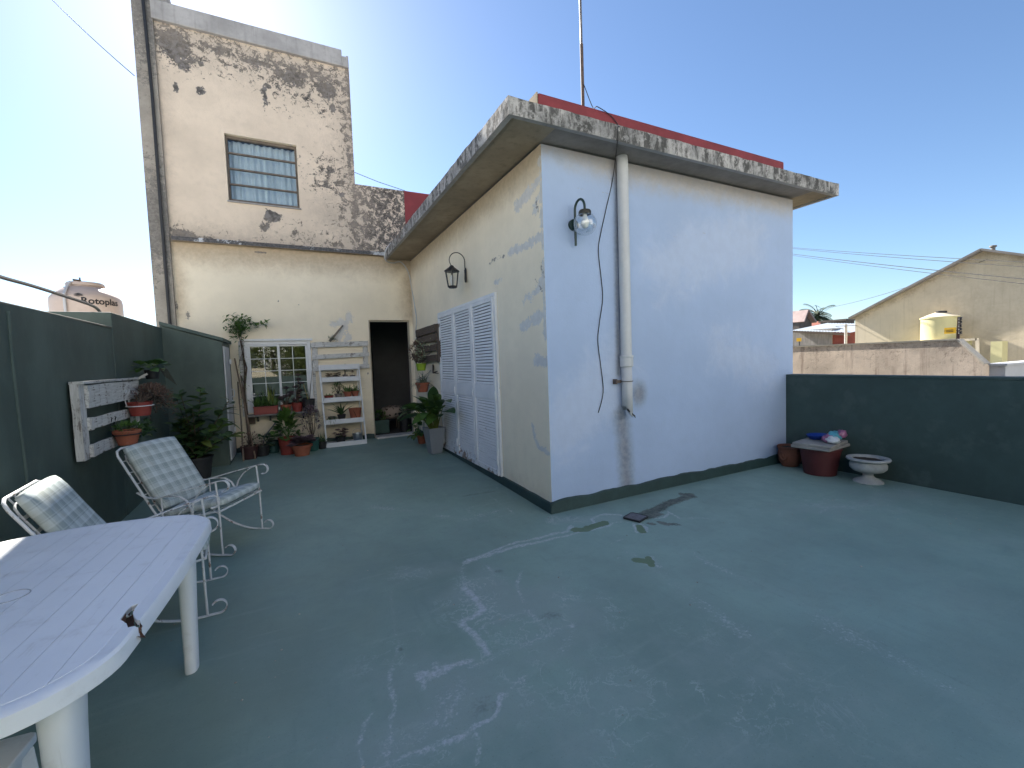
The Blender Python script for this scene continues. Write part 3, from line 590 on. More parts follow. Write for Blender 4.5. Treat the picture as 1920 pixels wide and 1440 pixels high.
def skirt(pts, zf, h, nrm, wob):
    m = MB(); a, b = Vector(pts[0]), Vector(pts[1]); L = (b - a).length; k = int(L / .05); n = Vector(nrm)
    zt = [h + wob * (fbm(np.array([[i * .11, 3.3]]), 2., 3)[0] - .45) for i in range(k + 1)]
    for i in range(k):
        p = a.lerp(b, i / k); q = a.lerp(b, (i + 1) / k); zp = zf(p.y); zq = zf(q.y)
        A = [p + n * .028 + Vector((0, 0, zp - .01)), q + n * .028 + Vector((0, 0, zq - .01)), q + n * .018 + Vector((0, 0, zq + zt[i + 1])), p + n * .018 + Vector((0, 0, zp + zt[i])), q + Vector((0, 0, zq + zt[i + 1] + .008)), p + Vector((0, 0, zp + zt[i] + .008))]
        m.add(A, [(0, 1, 2, 3), (3, 2, 4, 5)])
    m.build('skirting', m_green, hs)
skirt([(-.028, 0, 0), (LP, 0, 0)], fz, .105, (0, -1, 0), .06); skirt([(0, D - .02, 0), (0, -.028, 0)], fz, .088, (-1, 0, 0), .02)

# louvred shutters: three leaves of slats
sy0, sy1, sz0, sz1 = 1.085, 3.165, .112, 2.19
m_shut = NT('white shutter paint'); _t = m_shut; _v = _t.pos()
_c = _t.mix(_t.ss(_t.noise(_v, 4, 5), .35, .7), (.72, .74, .77), (.80, .81, .83)); _z = _t.n('SeparateXYZ', {0: _v}).outputs[2]
_r = _t.math('ADD', _t.noise(_v, 9, 6, .7), _t.ss(_z, .34, .12, 0, .16)); _c = _t.mix(_t.ss(_r, .66, .74, 0, .85), _c, (.20, .10, .055)); m_shut = _t.fin(_c, .5, .4)
m = MB(); m.bb((-.03, sy0 - .035, sz0), (-.002, sy0, sz1 + .035)); m.bb((-.03, sy1, sz0), (-.002, sy1 + .035, sz1 + .035)); m.bb((-.03, sy0, sz1), (-.002, sy1, sz1 + .035)); m.build('shutter_frame', m_shut, hs)
lw = (sy1 - sy0) / 3; random.seed(5); slat_me = None
for L in range(3):
    y0 = sy0 + lw * L + .006; y1 = y0 + lw - .012
    m = MB(); m.bb((-.045, y0, sz0), (-.006, y0 + .045, sz1 - .006)); m.bb((-.045, y1 - .045, sz0), (-.006, y1, sz1 - .006))
    zr = [sz0, sz0 + .06, 1.0, 1.17, sz1 - .055, sz1 - .006]
    for z0, z1 in ((zr[0], zr[1]), (zr[2], zr[3]), (zr[4], zr[5])): m.bb((-.042, y0 + .045, z0), (-.008, y1 - .045, z1))
    lf = m.build('shutter_leaf', m_shut, hs, bevel=.003)
    m = MB(); m.bb((-.010, y0 + .04, zr[1]), (-.006, y1 - .04, zr[4])); m.build('slat_gap_shade', m_dark2, lf)  # dark sheet, its colour standing for the shade between slats
    for za, zb, cnt in ((zr[1], zr[2], 24), (zr[3], zr[4], 26)):
        for i in range(cnt):
            zc = za + (zb - za) * (i + .5) / cnt
            if slat_me is None:
                q = MB(); q.box((0, 0, 0), (.007, y1 - y0 - .092, (zb - za) / cnt * .84), Matrix.Rotation(R(20), 3, 'Y')); slat_me = q.mesh('slat'); slat_me.materials.append(m_shut)
            o = obj('slat', slat_me, m_shut, lf); o.location = Vector((-.026, (y0 + y1) / 2, zc)); o.rotation_euler = (random.uniform(-.006, .006), random.uniform(-.05, .05), 0)
    for zc in (1.05, 1.95, .3):
        m = MB(); m.tube([(-.05, y0 + .003, zc - .05), (-.05, y0 + .003, zc + .05)], .009, 6); m.build('hinge', m_shut, lf)

# ------------------------------------------------------------------ parapet on the right, boundary wall on the left
m_green_dim = simple('dark green paint dim wall', (.044, .074, .068), .65, .2, .9, .35, objc=False, dirt=((.068, .10, .09), 3.2, .53, .7))  # same green paint, weaker light on this wall kept in a darker colour
pw = thing('parapet_wall', (LP, -3.2, 0), 'dark green low terrace parapet beside the pale house wall', 'wall')
m = MB(); m.bb((LP, -6.4, -.02), (LP + .15, -.002, HP - .03)); m.build('wall', m_green_dim, pw); m = MB(); m.bb((LP - .006, -6.4, HP - .03), (LP + .16, -.002, HP)); m.build('cap', m_green_dim, pw, bevel=.008)
rw = MB(); rw.bb((-3.8, -6.55, -.02), (LP + .15, -6.4, HP)); rw.top('parapet_wall', m_green_dim, 'dark green rear parapet closing the terrace opposite the doorway', 'wall')
bw = thing('boundary_wall', (WX - .1, 0, 0), 'tall dark green boundary wall with a raised block beside the shed', 'wall')
def bwarp(P):
    P = P.copy(); P[:, 0] += .014 * (fbm(P[:, 1:], 1.1, 3, 2) - .45) + .006 * np.sin(P[:, 1] * 2.3); return P
grid('wall', (WX, -6.4, -.02), (0, 1, 0), (0, 0, 1), 6.4 + 2.12, 1.925, .06, m_green_lit, bw, warp=bwarp)
m = MB(); m.bb((WX - .2, -6.4, -.02), (WX - .012, 2.1, 1.895)); m.build('wall_core', m_green_lit, bw)
m_cap = plaster('wall cap sunlight tone', (.20, .19, .16), [], var=.2)  # bright rim of the wall top, sunlight put into a paler colour
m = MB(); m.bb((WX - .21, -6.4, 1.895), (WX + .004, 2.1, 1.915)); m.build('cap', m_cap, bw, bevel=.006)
m = MB(); m.bb((WX - .55, 2.115, -.02), (WX - .0, 3.96, 2.058)); m.build('raised_block', m_green_lit, bw, bevel=.008)
m = MB()
for y in (.35, -2.2): m.tube([(WX + .004, y + .02 * math.sin(z * 3), z) for z in np.linspace(0.05, 1.86, 14)], .012, 6)
m.build('render_seam', m_green_lit, bw)

# storage shed at the end of the boundary wall
sx1 = -2.985
sh = thing('storage_shed', (-3.3, 4.4, .08), 'dark green corner shed with sloping roof and narrow white metal door', 'shed')
m = MB(); A = [(WX - .02, 3.955, .0), (sx1, 3.955, .0), (sx1, D - .06, .0), (WX - .02, D - .06, .0)]; Bz = [2.09, 1.86, 1.86, 2.09]
m.add(A + [(p[0], p[1], z) for p, z in zip(A, Bz)], [(3, 2, 1, 0), (4, 5, 6, 7), (0, 1, 5, 4), (1, 2, 6, 5), (2, 3, 7, 6), (3, 0, 4, 7)]); m.build('wall', m_green_lit, sh)
m = MB(); q = [(WX - .02, 3.93, 2.092), (sx1 + .03, 3.93, 1.862), (sx1 + .03, D - .05, 1.862), (WX - .02, D - .05, 2.092)]
m.add(q + [(x, y, z + .05) for x, y, z in q], [(3, 2, 1, 0), (4, 5, 6, 7), (0, 1, 5, 4), (1, 2, 6, 5), (2, 3, 7, 6), (3, 0, 4, 7)]); m.build('roof', m_green_lit, sh, bevel=.006)
m_lock = simple('pale metal door', (.55, .57, .60), .45, .08, 4, .06, dirt=((.36, .36, .37), 3, .58, .5))
m = MB(); m.bb((sx1 + .002, 4.0, .14), (sx1 + .02, 4.56, 1.80)); dr = m.build('door', m_lock, sh, bevel=.004)
for zc in (1.5, 1.53, 1.56, 1.59, .36, .39, .42, .45): m = MB(); m.bb((sx1 + .019, 4.20, zc), (sx1 + .028, 4.40, zc + .016)); m.build('louvre', m_lock, dr, bevel=.003)
m = MB(); m.tube([(sx1 + .02, 4.47, 1.16), (sx1 + .055, 4.47, 1.15), (sx1 + .06, 4.47, 1.10), (sx1 + .055, 4.47, 1.05), (sx1 + .02, 4.47, 1.04)], .008, 6); m.build('handle', m_white, dr)
for zc in (.92, 1.55, .5): m = MB(); m.bb((sx1 + .018, 4.5, zc), (sx1 + .04, 4.55, zc + .07)); m.build('latch', m_white, dr, bevel=.003)
# ------------------------------------------------------------------ plants and pots
POT = {  # profiles (radius, height) as fractions of (top radius, height)
    'plain': [(.70, 0), (.97, .80), (1.08, .80), (1.10, .98), (1.06, 1.0), (.98, 1.0), (.93, .85), (.0, .84)],
    'bowl': [(.55, 0), (.80, .28), (.98, .72), (1.06, .74), (1.08, .98), (1.0, 1.0), (.94, .88), (.0, .86)],
    'round': [(.62, 0), (.90, .25), (1.0, .55), (.93, .82), (.98, .86), (1.04, .95), (1.0, 1.0), (.90, .98), (.84, .8), (0, .78)],
    'bucket': [(.78, 0), (1.0, .93), (1.05, .94), (1.05, 1.0), (.98, 1.0), (.95, .88), (0, .86)]}
def pot(parent, base, r, h, mat, kind='plain', soil=True, n=26):
    m = MB(); m.lathe([(a * r, b * h) for a, b in POT[kind]], base, n); o = m.build('pot', mat, parent)
    if soil: m = MB(); m.disc((base[0], base[1], base[2] + h * .88), r * .92, 16, .012); m.build('soil', m_soil, o)
    return o
def leaf_mesh(name, L, W, mat, droop=.3, fold=.2, segs=4, wid=.6):
    m = MB(); m.leaf((0, 0, 0), (1, 0, 0), L, W, droop, 0, fold, segs, 0, wid); me = m.mesh(name); me.materials.append(mat); return me
def put_leaf(me, parent, p, d, roll=0, s=1.0):
    d = Vector(d).normalized(); z = Vector((0, 0, 1)) - d * d.z
    z = z.normalized() if z.length > .05 else Vector((1, 0, 0)); y = z.cross(d)
    M = Matrix((d, y, z)).transposed().to_quaternion() @ Quaternion((1, 0, 0), roll)
    o = obj('leaf', me, None, parent); o.location = Vector(p); o.rotation_mode = 'QUATERNION'; o.rotation_quaternion = M; o.scale = (s, s, s); return o
def rdir(el0, el1, az0=0, az1=360):
    e = R(random.uniform(el0, el1)); a = R(random.uniform(az0, az1)); return Vector((math.cos(a) * math.cos(e), math.sin(a) * math.cos(e), math.sin(e)))
def blades(parent, c, r, n, L, W, mat, el=(45, 88), droop=.8, name='foliage'):
    m = MB(); c = Vector(c)
    for _ in range(n):
        q = random.uniform(0, 6.28); rr = r * math.sqrt(random.random()); m.leaf(c + Vector((rr * math.cos(q), rr * math.sin(q), 0)), rdir(*el), L * random.uniform(.6, 1.1), W * random.uniform(.7, 1.2), droop * random.uniform(.4, 1.3), None, .3, 4, 0, .35)
    return m.build(name, mat, parent)
def bushy(parent, c, rad, n, L, W, mat, stems=6, smat=None, el=(-10, 70), name='foliage', root=None):
    m = MB(); c = Vector(c); rad = Vector(rad)
    for _ in range(n):
        d = rdir(-35, 90); k = random.uniform(.45, 1) ** .6; p = c + Vector((d.x * rad.x * k, d.y * rad.y * k, d.z * rad.z * k))
        m.leaf(p, (d + rdir(*el) * .9), L * random.uniform(.6, 1.25), W * random.uniform(.7, 1.2), random.uniform(.1, .8), None, .25, 2, 0, .55)
    o = m.build(name, mat, parent)
    if stems:
        s = MB(); rt_ = Vector(root) if root is not None else c - Vector((0, 0, rad.z))
        for _ in range(stems):
            d = rdir(5, 85); e = c + Vector((d.x * rad.x, d.y * rad.y, d.z * rad.z)) * .8; mid = rt_.lerp(e, .5) + Vector((random.uniform(-1, 1), random.uniform(-1, 1), 0)) * rad.x * .15
            s.tube([rt_, mid, e], [.006, .004, .002], 5)
        s.build('stem', smat or m_stem, parent)
    return o
def rosette(m, c, r, n, L, W, up_=.35):
    c = Vector(c)
    for ring in range(3):
        k = n - ring * 2; e0 = 8 + ring * 27
        for i in range(k):
            q = 2 * math.pi * (i + ring * .5) / k + random.uniform(-.15, .15); e = R(e0 + random.uniform(-6, 8)); d = Vector((math.cos(q) * math.cos(e), math.sin(q) * math.cos(e), math.sin(e)))
            m.leaf(c + Vector((math.cos(q), math.sin(q), 0)) * r * .12, d, L * (1 - ring * .22), W * (1 - ring * .18), -.25, 0, .35, 3, .1, .9)
def succulents(parent, heads, mat, L=.05, W=.03, n=9, stem_to=None, name='rosettes'):
    m = MB(); s = MB()
    for h in heads:
        rosette(m, h, L, n, L * random.uniform(.8, 1.2), W)
        if stem_to is not None: s.tube([stem_to, (Vector(stem_to) * .4 + Vector(h) * .6) + Vector((random.uniform(-.01, .01), random.uniform(-.01, .01), 0)), h], [.007, .006, .005], 5)
    o = m.build(name, mat, parent)
    if stem_to is not None: s.build('stem', m_stem, parent)
    return o

random.seed(11)
# --- wooden window shelf
zS = .715
shf = thing('window_shelf', (-2.28, D - .12, .6), 'grey weathered plank shelf on black brackets under the white window', 'shelf')
m = MB(); m.bb((-2.81, D - .26, zS - .025), (-1.745, D - .025, zS)); m.build('board', simple('grey shelf plank', (.24, .22, .20), .9, .25, 5, .4, stretch=(2, 12, 12)), shf, bevel=.003)
for x in (-2.66, -2.48, -1.98):
    m = MB(); m.bar((x, D - .02, zS - .13), (x, D - .02, zS - .03), .03, .012, (0, 1, 0)); m.bar((x, D - .03, zS - .035), (x, D - .22, zS - .035), .03, .008); m.build('bracket', m_black, shf)
m = MB(); m.bb((-2.78, D - .09, zS - .155), (-2.70, D - .02, zS - .026)); m.build('bracket_block', m_brownwood, shf)
yS = D - .14
def on_y(u, v, y): return PY(u, v, y)
# red trough
p0 = on_y(476, 775, yS - .05).x; p1 = on_y(521, 772, yS - .05).x
tr = thing('planter_trough', ((p0 + p1) / 2, yS, zS), 'long red plastic trough of grassy blades on the window shelf', 'planter')
m = MB(); m.box(((p0 + p1) / 2, yS, zS + .06), (p1 - p0, .15, .12)); m.box(((p0 + p1) / 2, yS, zS + .12), (p1 - p0 + .016, .166, .016)); m.build('trough', m_redpl, tr, bevel=.006)
m = MB(); m.bb((p0 + .01, yS - .065, zS + .12), (p1 - .01, yS + .065, zS + .131)); m.build('soil', m_soil, tr)
m = MB()
for i in range(110):
    m.leaf((random.uniform(p0 + .01, p1 - .01), yS + random.uniform(-.05, .05), zS + .13), rdir(50, 88), random.uniform(.12, .30), random.uniform(.012, .022), random.uniform(.1, .9), None, .3, 4, 0, .35)
m.build('foliage', m_leaf, tr)
m = MB()
for i in range(5): m.leaf((p1 - .09 + random.uniform(-.03, .03), yS - .03, zS + .13), rdir(78, 89), random.uniform(.30, .38), .034, .12, None, .2, 4, 0, .5)
m.build('foliage', m_leafy, tr)
def shelf_pot(name, u, vb, r, h, mat, label, cat, kind='plain', y=yS, z=zS, soil=True, grp=None, dy=0):
    c = on_y(u, vb, y); t_ = thing(name, (c.x, y + dy, z), label, cat, grp); pot(t_, (c.x, y + dy, z), r, h, mat, kind, soil); return t_, Vector((c.x, y + dy, z + h * .88))
t1, c1 = shelf_pot('succulent_pot', 537, 770, .082, .13, m_terra, 'terracotta pot of tall purple succulent beside the red trough', 'succulent')
succulents(t1, [c1 + Vector((random.uniform(-.1, .1), random.uniform(-.05, .05), random.uniform(.06, .30))) for _ in range(9)], m_leafp, .062, .034, 9, c1)
t1, c1 = shelf_pot('succulent_pot', 558, 768, .085, .15, m_redpl, 'red pot of purple succulent beside the black bucket on window shelf', 'succulent', 'bucket')
succulents(t1, [c1 + Vector((random.uniform(-.07, .09), random.uniform(-.05, .05), z)) for z in (.05, .09, .16, .20, .27, .33, .40, .47)], m_leafp, .065, .036, 10, c1)
t1, c1 = shelf_pot('plant_bucket', 579, 769, .105, .20, m_black, 'black plastic bucket with thin bare canes at the end of the shelf', 'bucket', 'bucket')
m = MB(); m.tube([c1, c1 + Vector((-.06, -.01, .3))], .005, 5); m.build('cane', simple('yellow cane', (.30, .24, .11), .8), t1)
m = MB(); m.tube([c1 + Vector((.02, 0, 0)), c1 + Vector((.05, 0, .24)), c1 + Vector((.09, -.01, .52))], [.006, .005, .003], 5); m.build('cane', m_stem, t1)
blades(t1, c1, .03, 4, .22, .02, m_leafd)
c1 = on_y(524, 772, yS); m = MB(); m.lathe([(.03, 0), (.032, .01), (.032, .075), (.024, .09), (.024, .105), (.022, .105), (.022, .09), (.029, .075), (.029, .012), (0, .01)], (c1.x, yS + .02, zS), 18); m.top('glass_jar', m_glass, 'small empty glass jar between the red trough and terracotta pot', 'jar')

# --- pots standing on the floor below the window
def floor_pot(name, u, v, r, h, mat, label, cat, kind='plain', soil=True):
    c = PF(u, v); c.y += r * .72; c.z = fz(c.y); t_ = thing(name, c, label, cat); pot(t_, c, r, h, mat, kind, soil); return t_, c + Vector((0, 0, h * .88))
t1, c1 = floor_pot('potted_plant', 541, 853, .135, .27, m_redpl, 'red plastic pot of bright parsley-like foliage below the window shelf', 'potted plant', 'bucket')
lm = leaf_mesh('leaf', .10, .075, m_leaf, .5, .25, 3, .7)
for i in range(190):
    d = rdir(0, 88); k = random.uniform(.5, 1); put_leaf(lm, t1, c1 - t1.location + Vector((d.x * .21 * k, d.y * .16 * k, .02 + abs(d.z) * .42 * k)), d + Vector((0, -.2, .1)), random.uniform(-.6, .6), random.uniform(.6, 1.15))
m = MB()
for i in range(22):
    d = rdir(30, 85); m.tube([c1, c1 + Vector((d.x * .08, d.y * .07, .14)), c1 + Vector((d.x * .16, d.y * .13, .05 + d.z * .28))], .003, 4)
m.build('stem', m_leaf, t1)
t1, c1 = floor_pot('succulent_pot', 567, 856, .145, .17, m_terra, 'wide terracotta pot of grey purple rosettes in front of teal pot', 'succulent')
succulents(t1, [c1 + Vector((random.uniform(-.13, .16), random.uniform(-.1, .1), random.uniform(.02, .12))) for _ in range(14)], m_leafp, .085, .05, 11)
t1, c1 = floor_pot('succulent_pot', 587, 846, .11, .20, simple('teal plastic', (.03, .11, .10), .5), 'teal plastic pot with a tall dark purple bush beside the ladder shelf', 'succulent', 'bucket')
bushy(t1, c1 + Vector((.0, .02, .30)), (.16, .12, .26), 210, .05, .03, m_leafp, 12, root=c1)
t1, c1 = floor_pot('succulent_pot', 513, 850, .10, .19, simple('dark teal plastic', (.02, .065, .065), .5), 'dark teal pot of grey rosettes beside the leaning sticks', 'succulent', 'bucket')
succulents(t1, [c1 + Vector((random.uniform(-.12, .12), random.uniform(-.1, .06), random.uniform(.02, .2))) for _ in range(12)], m_leafg, .065, .04, 9)
succulents(t1, [c1 + Vector((random.uniform(-.13, .0), -.12, random.uniform(-.12, -.02))) for _ in range(4)], m_leafg, .05, .034, 9)
t1, c1 = floor_pot('potted_plant', 492, 856, .11, .17, m_black, 'black pot of dark low leaves with an upright metal rod', 'potted plant', 'bucket')
bushy(t1, c1 + Vector((0, 0, .06)), (.14, .11, .11), 90, .055, .03, m_leafd, 4)
a_ = PY(497, 818, 4.55); b_ = PY(517, 792, 4.62); m = MB(); m.tube([c1 + Vector((0, 0, -.02)), a_, b_], .011, 6); m.build('rod', simple('grey steel', (.17, .17, .18), .5), t1)
t1, c1 = floor_pot('potted_plant', 468, 862, .12, .20, simple('maroon plastic', (.05, .018, .018), .6), 'maroon pot with bare stems at the foot of the leaning sticks', 'potted plant', 'bucket')
bushy(t1, c1 + Vector((.02, 0, .1)), (.13, .1, .14), 70, .045, .02, m_leafb, 8)
t1, c1 = floor_pot('potted_plant', 605, 842, .075, .12, m_black, 'small black pot of thin dark blades against the ladder foot', 'potted plant', 'bucket')
blades(t1, c1, .04, 26, .22, .014, m_leafd, (35, 85), .9)
# sticks leaning in the corner
for k, (u0, v0, u1, v1) in enumerate(((440, 672, 479, 862), (452, 705, 470, 860), (446, 716, 457, 866))):
    a_ = PF(u1, v1); b_ = PY(u0, v0, 4.80); b_ = PX(u0, v0, -2.93) if k == 0 else b_
    m = MB(); m.tube([a_ + Vector((0, 0, .012)), a_.lerp(b_, .5) + Vector((.005, 0, 0)), b_], [.011, .0115, .010], 8)
    m.top('broom_stick', simple('bamboo cane %d' % k, ((.20, .14, .095), (.14, .10, .075), (.17, .13, .10))[k], .75, .25, 6, .2), ('long brown broom stick leaning against the shed corner', 'thin dark cane leaning between the window and the shed', 'short pale cane leaning behind the maroon pot')[k], 'stick')
# climbing vine
vn = thing('climbing_vine', (-2.86, D - .12, .1), 'climbing vine with bare twisted stem and leafy top above the shed', 'vine')
m = MB()
for k in range(4):
    pts = [Vector((-2.80 + .03 * k, D - .10 - .02 * k, .1)), *[PY(u + random.uniform(-3, 3), v, D - .07) for u, v in ((470, 830), (463, 780), (458, 730), (461, 690), (455, 655), (449, 628))]]; m.tube(pts, [.014, .012, .010, .008, .007, .006, .005], 6)
for u0, v0, u1, v1 in ((449, 628, 440, 605), (449, 630, 470, 606), (470, 606, 500, 610), (455, 660, 447, 690), (458, 720, 449, 700)): m.tube([PY(u0, v0, D - .07), PY((u0 + u1) / 2, (v0 + v1) / 2 - 3, D - .12), PY(u1, v1, D - .10)], [.005, .004, .002], 5)
m.build('stem', m_stem, vn)
m = MB()
for i in range(330):
    u = random.gauss(446, 9); v = random.gauss(612, 10)
    if i > 270: u = random.uniform(455, 502); v = 606 + (u - 455) * .06 + random.gauss(0, 4)
    m.leaf(PY(u, v, D - .12 + random.uniform(-.12, .06)), rdir(-30, 60), random.uniform(.06, .12), random.uniform(.026, .045), .5, None, .2, 2, 0, .6)
for i in range(60): m.leaf(PY(random.gauss(455, 5), random.uniform(640, 760), D - .1), rdir(-40, 40), .045, .02, .4, None, .2, 2)
m.build('foliage', m_leaf, vn)

# --- grey white pallet frame on the back wall
pf = thing('wooden_pallet', (-1.32, D - .04, 1.4), 'weathered white pallet frame fixed on the wall above the ladder shelf', 'pallet')
yb = D - .03
def plank(par, a_, b_, w, th, mat=m_whitewood, upv=(0, 0, 1), jit=.0):
    """one sawn plank of its own: slightly uneven"""
    a_ = Vector(a_); b_ = Vector(b_); d = (b_ - a_).normalized(); L = (b_ - a_).length; me = MB(); n = 5; hw, ht = w / 2, th / 2
    vs = []
    for i in range(n + 1):
        x = -L / 2 + L * i / n
        for sy, sz in ((-1, -1), (1, -1), (1, 1), (-1, 1)): vs.append((x, sy * ht + random.uniform(-.001, .001), sz * hw + random.uniform(-.004, .004) * (w / .08)))
    fs = [(3, 2, 1, 0), tuple(n * 4 + k for k in range(4))] + [(i * 4 + k, i * 4 + (k + 1) % 4, (i + 1) * 4 + (k + 1) % 4, (i + 1) * 4 + k) for i in range(n) for k in range(4)]
    me.add(vs, fs); z = Vector(upv); y = z.cross(d).normalized(); z = d.cross(y)
    o = obj('plank', me.mesh('plank'), mat, par); o.location = (a_ + b_) / 2 - wl(par); o.rotation_mode = 'QUATERNION'; o.rotation_quaternion = Matrix((d, y, z)).transposed().to_quaternion(); return o
random.seed(21)
for x in (-1.745, -.91): plank(pf, (x, yb, 1.40), (x + .008, yb, 1.80), .085, .022, upv=(1, 0, 0))
plank(pf, (-1.80, yb - .024, 1.835), (-.85, yb - .024, 1.85), .085, .022); plank(pf, (-1.79, yb - .024, 1.625), (-.845, yb - .024, 1.655), .075, .022); plank(pf, (-1.77, yb - .024, 1.42), (-.85, yb - .024, 1.44), .075, .022)
# air plant on a piece of driftwood
ap = thing('air_plant', (-1.45, D - .06, 1.9), 'air plant tuft on a slanted piece of driftwood above the pallet', 'air plant')
a_ = PY(618, 640, D - .06); b_ = PY(643, 610, D - .06); m = MB(); m.tube([a_, a_.lerp(b_, .5), b_], [.022, .017, .013], 7); m.build('driftwood', simple('driftwood', (.24, .20, .16), .9, .3, 12, .5), ap)
m = MB()
for i in range(60): m.leaf(PY(622 + random.gauss(0, 4), 636 + random.gauss(0, 2), D - .08), rdir(-10, 70), random.uniform(.04, .09), .010, .5, None, .2, 3, 0, .4)
m.build('foliage', m_leafg, ap)

# --- white ladder shelf
random.seed(31)
ls = thing('ladder_shelf', (-1.33, 4.55, .09), 'white wooden ladder shelf holding pots beside the open doorway', 'shelf')
FL, FR = PF(613, 843), PF(687, 832); FL.y = FR.y = 4.43; FL.x, FR.x = -1.662, -1.028; FL.z = FR.z = fz(4.43)
TL = PY(598, 683, 4.74); TR_ = PY(672, 682, 4.74); TL.z = TR_.z = 1.485
m_wp = simple('white painted wood', (.70, .71, .73), .55, .05, 6, .12, dirt=((.42, .38, .33), 8, .65, .4))
for f_, t_ in ((FL, TL), (FR, TR_)):
    m = MB(); m.bar(f_, t_, .045, .022, (1, 0, 0)); m.build('leg', m_wp, ls, bevel=.003)
    m = MB(); m.bar((f_.x + (.02 if f_.x < -1.3 else -.02), 4.80, fz(4.8)), (t_.x + (.02 if f_.x < -1.3 else -.02), 4.80, 1.38), .035, .02, (1, 0, 0)); m.build('back_leg', m_wp, ls, bevel=.003)
LZ = [1.44, 1.235, .885, .515, .135]; shelfY = {}
for k, z in enumerate(LZ):
    s = (z - FL.z) / (1.485 - FL.z); xl = FL.x + (TL.x - FL.x) * s; xr = FR.x + (TR_.x - FR.x) * s; yf = 4.43 + .31 * s
    m = MB(); m.bb((xl + .013, yf - .018, z - .045), (xr - .013, yf + .003, z + .035 if k else z + .045)); m.build('shelf_front', m_wp, ls, bevel=.003)
    if k: m = MB(); m.bb((xl + .014, yf + .004, z - .02), (xr - .014, 4.80 if k > 1 else 4.79, z)); m.build('shelf_board', m_wp, ls, bevel=.002)
    shelfY[k] = yf
def lpot(k, u, name, r, h, mat, label, cat, kind='plain', dy=.12, soil=True):
    y = shelfY[k] + dy; c = PY(u, 700, y); t_ = thing(name, (c.x, y, LZ[k]), label, cat); pot(t_, (c.x, y, LZ[k]), r, h, mat, kind, soil); return t_, Vector((c.x, y, LZ[k] + h * .88))
m_dish = simple('grey clay dish', (.20, .17, .15), .9)
t1, c1 = lpot(1, 624, 'succulent_dish', .10, .05, m_dish, 'shallow clay dish of dry low succulents, topmost on the ladder shelf', 'succulent', 'bowl', .1); succulents(t1, [c1 + Vector((random.uniform(-.11, .11), random.uniform(-.04, .04), random.uniform(.0, .05))) for _ in range(14)], m_leafb, .035, .018, 8)
t1, c1 = lpot(1, 647, 'potted_plant', .045, .07, m_dish, 'tiny clay pot with one upright leafy sprig on the ladder shelf', 'potted plant', 'plain', .1); bushy(t1, c1 + Vector((0, 0, .09)), (.05, .04, .09), 40, .035, .018, m_leafd, 3, root=c1)
t1, c1 = lpot(1, 661, 'succulent_dish', .045, .055, m_dish, 'small clay cup of reddish succulent at the ladder shelf end', 'succulent', 'bowl', .1); bushy(t1, c1 + Vector((0, 0, .03)), (.05, .04, .05), 40, .03, .015, m_leafb, 0)
t1, c1 = lpot(2, 614, 'succulent_pot', .075, .07, m_redpl, 'low red plastic pot of small sprouts on the ladder shelf', 'succulent', 'bucket', .12); blades(t1, c1, .06, 24, .06, .012, m_leaf)
t1, c1 = lpot(2, 632, 'potted_plant', .06, .09, m_dish, 'clay pot of feathery green herb in the middle of ladder shelf', 'potted plant', 'plain', .14); bushy(t1, c1 + Vector((.0, 0, .09)), (.10, .07, .11), 160, .05, .014, m_leaf, 8, root=c1)
t1, c1 = lpot(2, 650, 'potted_plant', .07, .12, m_terra, 'terracotta pot of broad strappy leaves beside the feathery herb', 'potted plant', 'plain', .12); blades(t1, c1, .05, 30, .17, .03, m_leaf, (30, 85), .9)
t1, c1 = lpot(2, 664, 'potted_plant', .062, .12, m_terra, 'terracotta pot of arching blades at the ladder rail', 'potted plant', 'plain', .14); blades(t1, c1, .045, 30, .17, .022, m_leaf, (30, 85), 1.0)
t1, c1 = lpot(3, 636, 'potted_plant', .07, .10, m_black, 'black pot of long fleshy dark leaves on the ladder shelf', 'potted plant', 'bucket', .12)
for i in range(16): put_leaf(leaf_mesh('leaf', .30, .045, m_leafd, .5, .35, 5, .45), t1, c1 - t1.location, rdir(40, 86), random.uniform(-.3, .3), random.uniform(.7, 1.1))
t1, c1 = lpot(3, 662, 'clay_pot', .105, .19, m_terra, 'large plain terracotta pot with a dark crack on ladder shelf', 'pot', 'bucket', .13)
y_ = t1.location; m = MB(); m.tube([y_ + Vector((-.04, -.1, .16)), y_ + Vector((-.015, -.106, .10)), y_ + Vector((.01, -.098, .03))], .004, 5); m.build('crack', m_soil, t1)
t1, c1 = lpot(3, 617, 'potted_plant', .055, .08, m_dish, 'clay cup of trailing thin stems at the left ladder rail', 'potted plant', 'plain', .1)
m = MB()
for i in range(26):
    d = rdir(-10, 50, 180, 360); p1_ = c1 + d * .1 + Vector((0, 0, .03)); m.leaf(c1, d, random.uniform(.12, .26), .012, 1.6, None, .2, 5, 0, .4)
m.build('foliage', m_leafd, t1)
t1, c1 = lpot(4, 632, 'succulent_pot', .085, .10, m_black, 'black pot of purple rosettes on the lowest ladder board', 'succulent', 'bucket', .14); succulents(t1, [c1 + Vector((random.uniform(-.1, .1), random.uniform(-.05, .05), random.uniform(.02, .14))) for _ in range(10)], m_leafp, .055, .03, 9); blades(t1, c1, .06, 20, .2, .01, m_leafd, (20, 70), 1.0)
m_tin = simple('galvanised tin', (.42, .45, .48), .32, .12, 6, .1, metal=.85)
t1, c1 = lpot(4, 664, 'tin_bucket', .085, .135, m_tin, 'small galvanised tin bucket on the lowest ladder board', 'bucket', 'bucket', .14, False)
b_ = t1.location; m = MB(); m.tube([b_ + Vector((.088 * math.cos(q), 0, .125 + .09 * math.sin(q))) for q in np.linspace(0, math.pi, 12)], .003, 5); m.build('handle', m_tin, t1)

